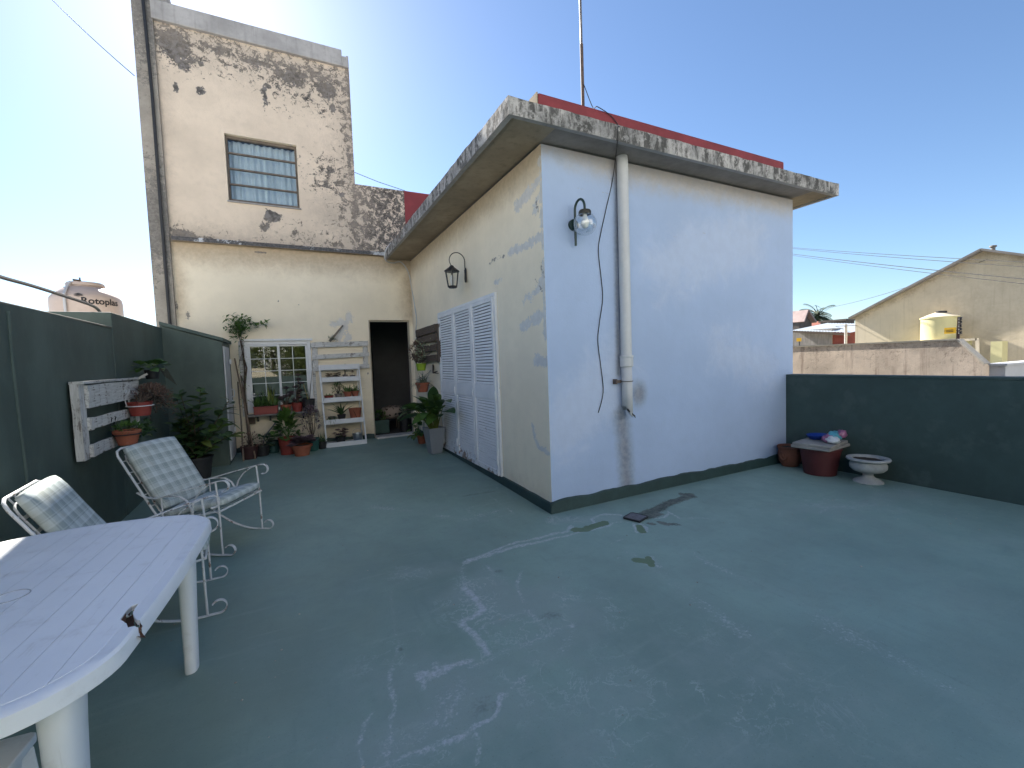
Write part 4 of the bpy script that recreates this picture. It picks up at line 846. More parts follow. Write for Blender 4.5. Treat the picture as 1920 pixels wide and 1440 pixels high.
# --- right of the doorway
random.seed(41)
wp = thing('brown_pallet', (-.05, 3.75, 1.46), 'dark brown weathered pallet panel hung on the cream wall beside the shutters', 'pallet')
for z in (2.0, 1.86, 1.70, 1.53): plank(wp, (-.075, 3.18, z), (-.075, 4.38, z - .01), .105 if z < 1.95 else .12, .02, m_brownwood)
for y in (3.16, 4.36): plank(wp, (-.045, y, 1.46), (-.045, y, 2.06), .09, .04, m_brownwood, upv=(0, 1, 0))
m = MB()
def hang(name, u, v, x, r, h, mat, label, kind='plain'):
    c = PX(u, v, x); t_ = thing(name, c, label, 'potted plant'); pot(t_, c, r, h, mat, kind); m = MB()
    for s_ in (-1, 1): m.tube([c + Vector((.0, s_ * r, h)), c + Vector((-x * .5, s_ * r * .5, h + .12)), Vector((-.02, c.y + s_ * .01, c.z + h + .2))], .0025, 4)
    m.build('hanger_wire', m_black, t_); return t_, c + Vector((0, 0, h * .88))
t1, c1 = hang('hanging_pot', 790, 695, -.22, .085, .12, simple('lime plastic', (.24, .36, .02), .5), 'small lime green pot of pale trailing succulent on the brown panel', 'bucket')
m = MB()
for i in range(120):
    k = random.random(); p = c1 + Vector((random.gauss(0, .06), random.gauss(.0, .12) - .22 * k ** 3, .05 + k * .34)); m.leaf(p, rdir(-40, 60), .05, .026, .3, None, .3, 2, .1, .7)
m.build('foliage', m_leafw, t1)
t1, c1 = hang('hanging_pot', 783, 677, -.20, .09, .13, m_brownwood, 'dark basket of reddish brown succulent hung beside the door opening', 'bowl')
bushy(t1, c1 + Vector((0, .08, .02)), (.13, .22, .2), 260, .05, .022, m_leafb, 6)
t1, c1 = hang('hanging_pot', 793, 735, -.17, .11, .16, m_terra, 'terracotta pot of spider plant hung below the brown panel')
m = MB()
for i in range(70): m.leaf(c1 + Vector((random.gauss(0, .03), random.gauss(0, .03), 0)), rdir(15, 85), random.uniform(.15, .32), .016, 1.5, None, .3, 5, 0, .35)
m.build('foliage', m_leafg, t1)
a_ = PX(806, 690, -.06); tb_ = thing('twig_bracket', a_, 'short forked twig sticking out of the wall beside the hanging pots', 'twig')
m = MB(); m.tube([(-.0, a_.y, a_.z + .05), PX(812, 699, -.08), PX(820, 696, -.10)], [.016, .012, .007], 6); m.tube([PX(812, 699, -.08), PX(822, 700, -.05)], [.009, .006], 6); m.build('twig', m_stem, tb_)
# big leafy plant in a tapered grey planter
c0 = Vector((-.21, 3.06, fz(3.06)))
gp = thing('leafy_planter', c0, 'tapered square grey planter with big glossy green leaves beside the shutters', 'potted plant')
m_gpl = simple('grey blue planter', (.24, .26, .29), .55, .06, 4, .1)
def frustum(m, c, b, t_, h, rz=0, wall=.015):
    Rz = Matrix.Rotation(rz, 3, 'Z'); vs = []
    for s_, z in ((b, 0), (t_, h), (t_ - 2 * wall, h), (t_ - 2 * wall, h - .05)):
        for x, y in ((-1, -1), (1, -1), (1, 1), (-1, 1)): vs.append(Vector(c) + Rz @ Vector((x * s_ / 2, y * s_ / 2, z)))
    m.add(vs, [(3, 2, 1, 0)] + [(r * 4 + k, r * 4 + (k + 1) % 4, r * 4 + 4 + (k + 1) % 4, r * 4 + 4 + k) for r in range(3) for k in range(4)] + [(12, 13, 14, 15)])
m = MB(); frustum(m, c0, .17, .275, .40, R(6)); pl_ = m.build('planter', m_gpl, gp, bevel=.006); m = MB(); m.disc(c0 + Vector((0, 0, .362)), .12, 14, .02); m.build('soil', m_soil, pl_)
lm1 = leaf_mesh('leaf', .30, .15, m_leaf, .9, .22, 6, .75); lm2 = leaf_mesh('leaf', .36, .17, m_leafd, .8, .18, 6, .8); st = MB()
for i in range(38):
    q = R(i * 137.5 + random.uniform(-20, 20)); e = R(random.uniform(55, 86)); d = Vector((math.cos(q) * math.cos(e), math.sin(q) * math.cos(e), math.sin(e))); L = random.uniform(.22, .42)
    if d.x > .2: d.x *= .35
    b_ = Vector((math.cos(q) * .05, math.sin(q) * .05, .37)); e_ = b_ + d * L; st.tube([c0 + b_, c0 + b_.lerp(e_, .5) + Vector((0, 0, .01)), c0 + e_], [.009, .007, .005], 5)
    ld = Vector((d.x * 1.0, d.y * 1.0, random.uniform(-.05, .75)));
    if ld.x > .1: ld.x = -.1
    put_leaf(random.choice((lm1, lm2, lm1)), gp, e_, ld + Vector((-.15, -.1, 0)), random.uniform(-.5, .5), random.uniform(.75, 1.1))
for u, v in ((835, 742), (812, 748), (785, 752), (840, 765)): 
    p = PX(u, v, -.22) - c0; put_leaf(lm2, gp, p * .78 + Vector((0, 0, .1)), Vector((p.x, p.y, .35)), random.uniform(-.3, .3), 1.0)
st.build('leaf_stalks', m_leafy, gp)
for k in range(2):
    t1 = None
c = PF(793, 832); c.y += .05; t1 = thing('potted_plant', c, 'small terracotta pot of pothos leaves hidden behind the grey planter', 'potted plant'); pot(t1, c, .085, .15, m_terra)
lm = leaf_mesh('leaf', .11, .08, m_leaf, .6, .2, 4, .8); lm3 = leaf_mesh('leaf', .10, .075, m_leafy, .5, .2, 4, .8)
for i in range(44):
    d = rdir(-10, 80, 120, 330); k = random.uniform(.4, 1); put_leaf(random.choice((lm, lm, lm3)), t1, Vector((d.x * .2 * k, d.y * .2 * k, .14 + abs(d.z) * .42 * k)), d + Vector((0, 0, -.3)), random.uniform(-.6, .6), random.uniform(.6, 1.2))
m = MB()
for i in range(10):
    d = rdir(20, 80, 120, 330); m.tube([c + Vector((0, 0, .13)), c + Vector((d.x * .1, d.y * .1, .25)), c + Vector((d.x * .17, d.y * .17, .14 + d.z * .4))], .004, 4)
m.build('stem', m_leaf, t1)

# --- just inside the doorway
random.seed(51)
zi = .11
c = PY(714, 800, D + .5); t1 = thing('planter_box', (c.x, D + .5, zi), 'green rectangular planter box of low leaves inside the doorway', 'planter')
m = MB(); m.box((c.x - .02, D + .5, zi + .13), (.34, .2, .26)); m.build('box', simple('green planter plastic', (.05, .10, .085), .6), t1, bevel=.008); m = MB(); m.box((c.x - .02, D + .5, zi + .262), (.32, .18, .01)); m.build('soil', m_soil, t1)
bushy(t1, (c.x - .02, D + .5, zi + .33), (.17, .1, .1), 120, .06, .035, m_leaf, 0)
t = NT('spotted cover'); v = t.pos(obj=True); vo = t.n('TexVoronoi', {'Vector': v, 'Scale': 16.0}).outputs['Distance']; nn = t.noise(v, 22, 4)
cc = t.mix(t.ss(t.math('ADD', vo, t.math('MULTIPLY', nn, .4)), .5, .58), (.05, .035, .03), (.38, .30, .25)); m_spot = t.fin(cc, .95, .1)
c = PY(738, 790, D + .75); st_ = thing('pouf', (c.x, D + .85, zi), 'stool with rounded spotted fabric cover inside the doorway', 'stool')
m = MB(); m.lathe([(.0, .23), (.18, .235), (.235, .29), (.245, .38), (.20, .46), (.10, .49), (0, .495)], (c.x, D + .85, zi), 30, .02); m.build('cushion', m_spot, st_)
for k in range(4):
    q = R(45 + 90 * k); m = MB(); m.tube([(c.x + .15 * math.cos(q), D + .85 + .15 * math.sin(q), zi), (c.x + .13 * math.cos(q), D + .85 + .13 * math.sin(q), zi + .24)], [.013, .018], 8); m.build('leg', m_brownwood, st_)
c = Vector((-.16, D + .38, zi)); t1 = thing('potted_plant', c, 'dark pot of pale spider leaves just inside the door jamb', 'potted plant'); pot(t1, c, .11, .38, m_black, 'bucket')
m = MB()
for i in range(46): m.leaf(c + Vector((random.gauss(0, .04), random.gauss(0, .03), .36)), rdir(10, 80, 100, 330), random.uniform(.12, .3), .02, 1.3, None, .3, 5, 0, .35)
m.build('foliage', m_leafg, t1)

# ------------------------------------------------------------------ left wall: pallet with hanging pots, bush
random.seed(61)
lp = thing('pallet_planter', (WX + .06, 1.7, .78), 'white weathered pallet hung on the dark green wall carrying two pots', 'pallet')
xf = WX + .085
for y in (1.07, 2.36): plank(lp, (WX + .05, y, .79), (WX + .05, y, 1.385), .11, .05, upv=(0, 1, 0))
for z, w_ in ((1.325, .095), (1.235, .085), (1.065, .085), (.85, .095)): plank(lp, (xf, 1.11, z), (xf, 2.40, z + .005), w_, .022)
plank(lp, (WX + .06, 1.02, 1.395), (WX + .06, 2.40, 1.40), .085, .02, upv=(1, 0, 0))
for z in (1.28, 1.065, .85): plank(lp, (WX + .085, 1.145, z - .05), (WX + .085, 1.145, z + .05), .05, .03, upv=(0, 1, 0))
def wallpot(u, v, x, r, h, mat, kind, label, wire):
    c = PX(u, v, x); t_ = thing('hanging_pot', c, label, 'potted plant'); pot(t_, c, r, h, mat, kind); m = MB(); zr = h * .72
    m.tube([c + Vector((r * 1.09 * math.cos(q), r * 1.09 * math.sin(q), zr)) for q in np.linspace(0, 2 * math.pi, 25)], .005, 6)
    for s_ in (-.5, .5): m.tube([c + Vector((-r * .9, s_ * r, zr)), c + Vector((-r * 1.05, s_ * r, h + .06)), Vector((xf + .02, c.y + s_ * r, c.z + h + .12)), Vector((xf - .01, c.y + s_ * r, c.z + h + .14)), Vector((xf - .05, c.y + s_ * r, c.z + h + .135))], .005, 6)
    m.build('wire_hook', wire, t_); return t_, c + Vector((0, 0, h * .88))
t1, c1 = wallpot(264, 779, -3.47, .098, .135, m_redpl, 'bucket', 'red brown plastic pot of dry brown succulent hooked on the pallet', m_white)
m = MB()
for i in range(900):
    k = random.random(); d = rdir(-35, 80); p = c1 + Vector((.03, .08 + .62 * k, .07 - .22 * k * k)) + Vector((d.x * .11, d.y * .22 * (.5 + .6 * k), d.z * (.07 + .15 * k))); m.leaf(p, d + rdir(0, 60), random.uniform(.035, .06), .014, .2, None, .3, 2, .1, .6)
m.build('foliage', m_leafb, t1)
m = MB()
for i in range(24): m.tube([c1, c1 + Vector((random.uniform(-.05, .12), random.uniform(.0, .25), .08)), c1 + Vector((random.uniform(-.08, .15), random.uniform(.2, .8), random.uniform(-.2, .12)))], [.006, .005, .003], 5)
m.build('stem', m_stem, t1)
t1, c1 = wallpot(240, 833, -3.47, .094, .13, m_terra, 'plain', 'terracotta pot with flat green cover hooked low on the pallet', m_black)
bushy(t1, c1 + Vector((.0, .03, .02)), (.10, .12, .045), 150, .05, .026, m_leaf, 0)
m = MB()
for i in range(60): m.leaf(c1 + Vector((random.uniform(-.04, .08), random.uniform(.08, .5), random.uniform(-.08, .05))), rdir(-30, 40, 20, 160), .085, .045, .5, None, .2, 3, 0, .6)
m.build('foliage', m_leafd, t1)
c = PX(285, 697, -3.5); t1 = thing('wall_plant', c, 'small bracket pot of rounded green leaves above the pallet', 'potted plant'); pot(t1, c + Vector((0, 0, -.08)), .07, .1, m_black, 'bucket')
m = MB(); m.bar((WX, c.y - .25, c.z - .12), (c.x, c.y - .18, c.z - .02), .02, .02); m.tube([(WX, c.y, c.z - .06), (c.x - .02, c.y, c.z - .06)], .01, 6); m.build('bracket', m_whitewood, t1)
lm = leaf_mesh('leaf', .10, .075, m_leaf, .6, .15, 4, .85)
for i in range(46): d = rdir(0, 70); put_leaf(lm, t1, Vector((d.x * .11, d.y * .26, .02 + d.z * .09)), d + Vector((.25, 0, -.1)), random.uniform(-.5, .5), random.uniform(.6, 1.1))
m = MB()
for i in range(7): m.tube([c, c + Vector((.05, .1 + .05 * i, .03)), c + Vector((.06, .25 + .09 * i, -.06 - .02 * i))], .003, 4)
m.build('stem', m_stem, t1)
c = Vector((-3.27, 3.38, fz(3.4))); t1 = thing('leafy_bush', c, 'large dark leafy bush in a black pot in front of the shed', 'bush'); pot(t1, c, .17, .28, m_black, 'bucket')
lms = [leaf_mesh('leaf', .155, .085, mm, .5, .22, 4, .65) for mm in (m_leafd, m_leafd, m_leafd, m_leaf)] + [leaf_mesh('leaf', .15, .085, m_leafy, .4, .22, 4, .65)]
m = MB(); k_ = 0
for b in range(17):
    q = R(b * 137.5); e = R(random.uniform(18, 85)); L = random.uniform(.5, .9); d = Vector((math.cos(q) * math.cos(e) * .8, math.sin(q) * math.cos(e) * .6, math.sin(e)))
    if b == 3: d = Vector((.42, .05, .8)); L = .9
    p0_ = Vector((0, 0, .25)); p1_ = p0_ + d * L * .5 + Vector((0, 0, .04)); p2_ = p0_ + d * L; m.tube([c + p0_, c + p1_, c + p2_], [.010, .007, .004], 5)
    for i in range(17):
        s_ = .12 + .9 * i / 16; pp = p0_.lerp(p1_, s_ * 2) if s_ < .5 else p1_.lerp(p2_, (s_ - .5) * 2); ld = Vector((math.cos(i * 2.4 + b), math.sin(i * 2.4 + b), random.uniform(-.3, .6)))
        put_leaf(random.choice(lms) if s_ > .8 else random.choice(lms[:4]), t1, pp, ld + d * .5, random.uniform(-.5, .5), random.uniform(.7, 1.25))
m.build('stem', m_stem, t1)
lmb = leaf_mesh('leaf', .42, .11, m_leafd, 1.3, .2, 7, .8); lmy = leaf_mesh('leaf', .3, .1, m_leafy, 1.0, .2, 6, .8)
for d, p in ((Vector((.8, .1, .5)), (.22, .05, .78)), (Vector((.9, -.1, .1)), (.25, .0, .72)), (Vector((.7, .3, .7)), (.2, .05, .8))): put_leaf(lmb, t1, p, d, 0, .75)
put_leaf(lmy, t1, (.1, -.2, .5), (.2, -.5, .1), .4, .8)
# ------------------------------------------------------------------ wrought iron rocking chairs with checked cushions
random.seed(71)
t = NT('chipped white iron'); v = t.pos(obj=True)
cc = t.mix(t.ss(t.noise(v, 18, 5, .7), .3, .7), (.62, .63, .64), (.72, .73, .74)); cc = t.mix(t.ss(t.noise(v, 14, 6, .75), .57, .62, 0, .9), cc, (.17, .09, .055))
t.bump(t.noise(v, 40, 4), .3, .003); m_iron = t.fin(cc, .5, .4)
def plaid(name, k):
    t = NT(name); co = t.n('TexCoord').outputs['UV']; sp = t.n('SeparateXYZ', {0: co})
    def band(a, f, ph, w): return t.ss(t.math('ABSOLUTE', t.math('SUBTRACT', t.math('FRACT', t.math('ADD', t.math('MULTIPLY', a, f), ph)), .5)), w, w + .03)
    bx = band(sp.outputs[0], 6, 0, .25); by = band(sp.outputs[1], 6, 0, .25); lx = band(sp.outputs[0], 12, .3, .42); ly = band(sp.outputs[1], 12, .3, .42)
    s = t.math('ADD', t.math('MULTIPLY', bx, .5), t.math('MULTIPLY', by, .5)); col = t.mix(s, (.34 * k, .39 * k, .38 * k), (.56 * k, .61 * k, .60 * k))
    col = t.mix(t.math('MULTIPLY', t.math('ADD', lx, ly), .25), col, (.68 * k, .73 * k, .73 * k))
    v = t.pos(obj=True); col = t.mix(t.ss(t.noise(v, 3.5, 5), .52, .75, 0, .55), col, (.40 * k, .39 * k, .31 * k)); wv = t.noise(v, 260, 2)
    t.bump(t.math('ADD', t.math('MULTIPLY', wv, .3), t.noise(v, 9, 4)), .35, .012); return t.fin(col, .95, .15)
m_plaid = plaid('checked cushion', 1.0)
def cushion(name, parent, O, X, Y, Z, sx, sy, th, mat, n=14):
    """puffed rectangular cushion: O centre of its back face, X and Y its plane, Z its thickness"""
    O, X, Y, Z = Vector(O), Vector(X).normalized(), Vector(Y).normalized(), Vector(Z).normalized(); vs = []; uv = []; fs = []
    for side in (0, 1):
        for i in range(n + 1):
            for j in range(n + 1):
                a, b = 2 * i / n - 1, 2 * j / n - 1; e = (1 - a ** 6) * (1 - b ** 6); puff = .70 + .30 * e ** .5 + .04 * math.sin(a * 5) * math.sin(b * 4 + 1) * e
                r = 1 - .05 * (abs(a * b) ** 3)
                vs.append(O + X * (a * r * sx / 2) + Y * (b * r * sy / 2) + Z * (th * puff if side else th * (.30 - .25 * e ** .5))); uv.append((.5 + a * .5 * sx / .56, .5 + b * .5 * sy / .56))
    N = (n + 1) ** 2
    for i in range(n):
        for j in range(n):
            a = i * (n + 1) + j; q = (a, a + n + 1, a + n + 2, a + 1); fs.append(tuple(reversed(q))); fs.append(tuple(x + N for x in q))
    ed = [(i, 0) for i in range(n)] + [(n, j) for j in range(n)] + [(n - i, n) for i in range(n)] + [(0, n - j) for j in range(n)]
    idx = [i * (n + 1) + j for i, j in ed]
    for k in range(len(idx)): a, b = idx[k], idx[(k + 1) % len(idx)]; fs.append((a, b, b + N, a + N))
    me = bpy.data.meshes.new(name); me.from_pydata([tuple(p) for p in vs], [], fs); ul = me.uv_layers.new(name='UV')
    for l in me.loops: ul.data[l.index].uv = uv[l.vertex_index]
    me.polygons.foreach_set('use_smooth', [True] * len(fs)); me.update(); return obj(name, me, mat, parent)
def arc(cx, cz, r, a0, a1, n=10): return [(cx + r * math.cos(R(a0 + (a1 - a0) * i / n)), cz + r * math.sin(R(a0 + (a1 - a0) * i / n))) for i in range(n + 1)]
def rocking_chair(loc, rz, label):
    c = thing('rocking_chair', loc, label, 'rocking chair', 'white iron rocking chairs with checked cushions', rz); W = .56
    seat = [Vector((.28, 0, .375)), Vector((-.24, 0, .285))]
    bd = Vector((-.50, 0, .87)).normalized(); b0 = Vector((-.22, 0, .29)); bt = b0 + bd * .70
    for s in (-1, 1):
        y = s * W / 2; P = lambda x, z: Vector((x, y, z))
        m = MB(); m.tube([P(.28, .012), P(.275, .38), P(.26, .605)], .0075, 8); m.build('front_post', m_iron, c, local=True)
        m = MB(); rock = [P(x, z) for x, z in arc(.345, .045, .042, 150, -90, 14)] + [P(x, .006 + (x - .27) ** 2 * .95 * (1 if x < .27 else 0)) for x in np.linspace(.30, -.26, 16)]
        m.strap(rock, .022, .006, (0, 1, 0)); m.build('rocker', m_iron, c, local=True)
        arm = [P(-.40, .545), P(-.33, .50), P(-.24, .49), P(.0, .55), P(.24, .606), P(.30, .618)] + [P(x, z) for x, z in arc(.325, .575, .045, 80, -110, 12)]
        m = MB(); m.strap(arm, .026, .006, (0, 1, 0)); m.build('armrest', m_iron, c, local=True)
        m = MB(); m.tube([P(-.20, .30), P(-.205, .50)], .006, 6); m.build('rear_post', m_iron, c, local=True)
        m = MB(); m.strap([P(.05, .335), P(.05, .40), P(.075, .47), P(.13, .54), P(.20, .585), P(.25, .603)], .02, .005, (0, 1, 0)); m.strap([P(.045, .335), P(.04, .40), P(.01, .46), P(-.05, .50), P(-.13, .505), P(-.20, .498)], .02, .005, (0, 1, 0)); m.build('scroll_brace', m_iron, c, local=True)
        m = MB(); m.tube([P(-.22, .29), P(-.255, .265)], .007, 6); m.build('rear_strut', m_iron, c, local=True)
    m = MB(); hw = W / 2
    def rr(pts, r=.008): m.tube(pts, r, 8)
    rr([Vector((.29, -hw, .37)), Vector((-.24, -hw, .285))]); rr([Vector((.29, hw, .37)), Vector((-.24, hw, .285))]); rr([Vector((.29, -hw - .006, .37)), Vector((.29, hw + .006, .37))], .009); rr([Vector((-.24, -hw, .285)), Vector((-.24, hw, .285))])
    for k in range(1, 7): x = .29 - .53 * k / 7; z = .37 - .085 * k / 7; m.strap([Vector((x, -hw, z)), Vector((x, hw, z))], .02, .003, (1, 0, .16))
    m.build('seat_frame', m_iron, c, local=True)
    m = MB(); yb = hw - .0; ins = .05
    loop = [b0 + Vector((0, -yb, 0)), bt - bd * .06 + Vector((0, -yb, 0)), bt - bd * .018 + Vector((0, -yb + .018, 0)), bt + Vector((0, -yb + .06, 0)), bt + Vector((0, yb - .06, 0)), bt - bd * .018 + Vector((0, yb - .018, 0)), bt - bd * .06 + Vector((0, yb, 0)), b0 + Vector((0, yb, 0))]; m.tube(loop, .009, 8)
    i2 = [p.copy() for p in loop]
    for p in i2: p.y *= (hw - ins) / hw
    i2 = [p - bd * ins if k in (1, 2, 3, 4, 5, 6) else p for k, p in enumerate(i2)]; m.tube(i2, .006, 6)
    for k in range(6):
        s_ = (k + .5) / 6
        for q in (0, 6): a_ = loop[q].lerp(loop[q + 1], s_); b_ = Vector((a_.x, a_.y * (hw - ins) / hw, a_.z)); m.tube([a_, b_], .005, 5)
        a_ = loop[3].lerp(loop[4], s_); m.tube([a_, a_ - bd * ins], .005, 5)
    for k in range(1, 7): p = b0 + bd * (.66 * k / 7); m.strap([p + Vector((0, -hw + ins, 0)), p + Vector((0, hw - ins, 0))], .02, .003, bd)
    m.build('back_frame', m_iron, c, local=True)
    nb = Vector((bd.z, 0, -bd.x)); sd = (seat[0] - seat[1]).normalized(); ns = Vector((-sd.z, 0, sd.x))
    cushion('back_cushion', c, b0 + bd * .38 + nb * .012, Vector((0, 1, 0)), bd, nb, .53, .62, .095, m_plaid)
    cushion('seat_cushion', c, seat[0].lerp(seat[1], .44) + ns * .012, Vector((0, 1, 0)), sd, ns, .54, .54, .085, m_plaid)
    return c
def chair_at(fa, fb, rz, label):
    ft = (fa + fb) / 2; d = Vector((math.cos(rz), math.sin(rz), 0)); o = ft - d * .28; o.z = fz(o.y); ch = rocking_chair(o, rz, label); ch.scale = (.92, .95, .95); return ch
chair_at(PF(500, 990), PF(420, 1045), R(-27), 'white iron rocking chair with checked cushions facing out beside the leafy bush')
chair_at(PF(400, 1082), PF(402, 1158), R(6), 'white iron rocking chair with sunlit checked back pushed against the plastic table')

# ------------------------------------------------------------------ white plastic table with a broken edge
random.seed(81)
tz = .72; tc = Vector((-3.0, -1.42, 0)); trz = R(-3)
tbl = thing('plastic_table', tc, 'white plastic garden table with grooved top and a broken hole at its edge', 'table', None, trz)
def outline(hx, hy, bx, by, r, n=9):
    pts = []
    for sx, sy in ((1, 1), (-1, 1), (-1, -1), (1, -1)):
        cx, cy_ = sx * (hx - r), sy * (hy - r); a0 = math.atan2(sy, sx) - math.pi / 4
        for i in range(n + 1): a_ = a0 + math.pi / 2 * i / n; pts.append(Vector((cx + r * math.cos(a_), cy_ + r * math.sin(a_), 0)))
        nx = (-1 if (sx, sy) == (1, 1) else 0)
    out = []
    for i, p in enumerate(pts):
        q = pts[(i + 1) % len(pts)]; out.append(p); L = (q - p).length
        if L > .2:
            for k in range(1, 12): out.append(p.lerp(q, k / 12))
    for p in out: p.x += bx * p.x / hx * (1 - (p.y / hy) ** 2); p.y += by * p.y / hy * (1 - (p.x / hx) ** 2)
    return out
ol_o = outline(.455, .660, .022, .095, .15); ol_i = outline(.41, .615, .020, .090, .12)
def prism(m, pl, z0, z1):
    n = len(pl); m.add([(p.x, p.y, z0) for p in pl] + [(p.x, p.y, z1) for p in pl], [tuple(reversed(range(n))), tuple(range(n, 2 * n))] + [(k, (k + 1) % n, n + (k + 1) % n, n + k) for k in range(n)])
def clip(poly, ax, lim, sgn):
    out = []
    for i in range(len(poly)):
        p, q = poly[i], poly[(i + 1) % len(poly)]; a_, b_ = sgn * (p[ax] - lim), sgn * (q[ax] - lim)
        if a_ >= 0: out.append(p)
        if (a_ >= 0) != (b_ >= 0): out.append(p.lerp(q, a_ / (a_ - b_)))
    return out
Minv = (Matrix.Translation(tc) @ Matrix.Rotation(trz, 4, 'Z')).inverted()
hole = [Minv @ PZ(u, v, tz) for u, v in ((260, 1131), (254, 1139), (249, 1148), (252, 1158), (257, 1164), (262, 1164), (267, 1170), (256, 1175), (240, 1177), (237, 1168), (225, 1161), (236, 1146), (246, 1136))]
def carve(o):
    """cut the broken hole out of a real solid, then throw the cutter away"""
    cm = MB(); pl = [Vector((p.x, p.y, 0)) for p in hole]; prism(cm, pl if sum((pl[i].x * pl[(i + 1) % len(pl)].y - pl[(i + 1) % len(pl)].x * pl[i].y) for i in range(len(pl))) > 0 else pl[::-1], tz - .06, tz + .06)
    cu = obj('cutter', cm.mesh('cutter'), None); cu.matrix_world = Matrix.Translation(tc) @ Matrix.Rotation(trz, 4, 'Z')
    md = o.modifiers.new('hole', 'BOOLEAN'); md.object = cu; md.operation = 'DIFFERENCE'; md.solver = 'EXACT'; bpy.context.view_layer.update()
    me = bpy.data.meshes.new_from_object(o.evaluated_get(bpy.context.evaluated_depsgraph_get())); me.name = o.name; o.modifiers.clear(); old = o.data; o.data = me
    bpy.data.objects.remove(cu); bpy.data.meshes.remove(old)
m = MB(); n = len(ol_o); hi = []
ring = [(p.x, p.y, tz) for p in ol_i]; m.v = [(p.x, p.y, tz - .002) for p in ol_i] + [(p.x * .985, p.y * .985, tz + .003) for p in ol_o] + [(p.x, p.y, tz - .004) for p in ol_o] + [(p.x * 1.006, p.y * 1.006, tz - .045) for p in ol_o] + [(p.x * .985, p.y * .985, tz - .045) for p in ol_o] + [(p.x * .98, p.y * .98, tz - .012) for p in ol_o] + [(p.x, p.y, tz - .012) for p in ol_i]
for r_ in range(7):
    for k in range(n):
        a_, b_ = r_ * n + k, r_ * n + (k + 1) % n; c_, d_ = ((r_ + 1) % 7) * n + k, ((r_ + 1) % 7) * n + (k + 1) % n; m.f.append((a_, c_, d_, b_)); m.sm.append(r_ in (0, 1))
rimo = m.build('rim', m_plast, tbl, local=True); carve(rimo)
NP = 11; xs = np.linspace(-.435, .435, NP + 1)
pl0 = [p * 1.0 for p in ol_i]
for k in range(NP):
    q = clip(clip(pl0, 0, xs[k] + .0009, 1), 0, xs[k + 1] - .0009, -1)
    if len(q) < 3: continue
    m = MB(); prism(m, q, tz - .012, tz - .0005); o = m.build('plank', m_plast, tbl, local=True)
    if k >= NP - 3: carve(o)
m = MB(); prism(m, [p * .995 for p in ol_i], tz - .016, tz - .003); bo = m.build('under_plate', m_plast, tbl, local=True); carve(bo)
m = MB(); m.tube([(.047 * math.cos(q), .047 * math.sin(q), tz - .0005) for q in np.linspace(0, 2 * math.pi, 31)], .0022, 5, False); m.build('parasol_ring', simple('grey ring', (.42, .42, .43), .5), tbl, local=True)
m = MB()
for i in range(len(hole)):
    p, q = hole[i], hole[(i + 1) % len(hole)]; e = (p - q).normalized(); mid = p.lerp(q, .5)
    m.add([(p.x, p.y, tz - .006), (q.x, q.y, tz - .006), (mid.x + random.uniform(-.012, .012), mid.y + random.uniform(-.012, .012), tz - .03)], [(0, 1, 2)])
fl = sum(hole, Vector()) / len(hole); m.add([(fl.x + (p.x - fl.x) * 1.25, fl.y + (p.y - fl.y) * 1.25, tz - .03 + .01 * math.sin(i * 2)) for i, p in enumerate(hole)], [tuple(range(len(hole)))])
m.build('torn_edge', simple('brown broken plastic', (.13, .065, .04), .8), tbl, local=True)
for sx, sy in ((1, 1), (1, -1), (-1, 1), (-1, -1)):
    m = MB(); nn = 14; z0 = 0.0
    for z, s_ in ((0, .70), (.30, .82), (.55, .95), (tz - .014, 1.08)):
        cx, cy_ = sx * (.335 + .01 * (z)), sy * (.54 + .015 * z)
        for k in range(nn):
            q = 2 * math.pi * k / nn; rx, ry = .046 * s_, .062 * s_; px_ = abs(math.cos(q)) ** .7 * (1 if math.cos(q) > 0 else -1) * rx; py_ = abs(math.sin(q)) ** .7 * (1 if math.sin(q) > 0 else -1) * ry
            if sx * px_ < 0: px_ *= .6
            m.v.append((cx + px_, cy_ + py_, z))
    for r_ in range(3):
        for k in range(nn): m.f.append((r_ * nn + k, r_ * nn + (k + 1) % nn, (r_ + 1) * nn + (k + 1) % nn, (r_ + 1) * nn + k)); m.sm.append(True)
    m.f.append(tuple(reversed(range(nn)))); m.f.append(tuple(3 * nn + k for k in range(nn))); m.sm += [False, False]
    m.build('leg', m_plast, tbl, local=True)
# low plastic stool tucked under the table
zs_ = .45; K0 = PZ(76, 1367, zs_); e1 = (PZ(15, 1440, zs_) - K0).normalized(); e2 = (PZ(8, 1386, zs_) - K0).normalized()
e2 = (e2 - e1 * e2.dot(e1) * .8).normalized(); sc = K0 + e1 * .15 + e2 * .16; stl = thing('plastic_stool', (sc.x, sc.y, 0), 'low white plastic stool tucked under the garden table', 'stool')
cs = [K0, K0 + e2 * .32, K0 + e2 * .32 + e1 * .30, K0 + e1 * .30]; pl = []
for k in range(4):
    a_, b_, c_ = cs[k - 1], cs[k], cs[(k + 1) % 4]; pl += [b_ + (a_ - b_).normalized() * .02, b_ + ((a_ - b_).normalized() + (c_ - b_).normalized()) * .006, b_ + (c_ - b_).normalized() * .02]
pl = [Vector((p.x - sc.x, p.y - sc.y, 0)) for p in pl]
if sum(pl[i].x * pl[(i + 1) % 12].y - pl[(i + 1) % 12].x * pl[i].y for i in range(12)) < 0: pl = pl[::-1]
m = MB(); prism(m, pl, zs_ - .022, zs_); m.build('seat', m_plast, stl, local=True, bevel=.004)
m = MB(); prism(m, [p * .9 for p in pl], zs_ - .075, zs_ - .0225); m.build('apron', m_plast, stl, local=True)
for p in cs: q = Vector((p.x - sc.x, p.y - sc.y, 0)); m = MB(); m.bar(q * .98, Vector((q.x * .82, q.y * .82, zs_ - .023)), .055, .035, (q.x, q.y, 0)); m.build('leg', m_plast, stl, local=True, bevel=.004)

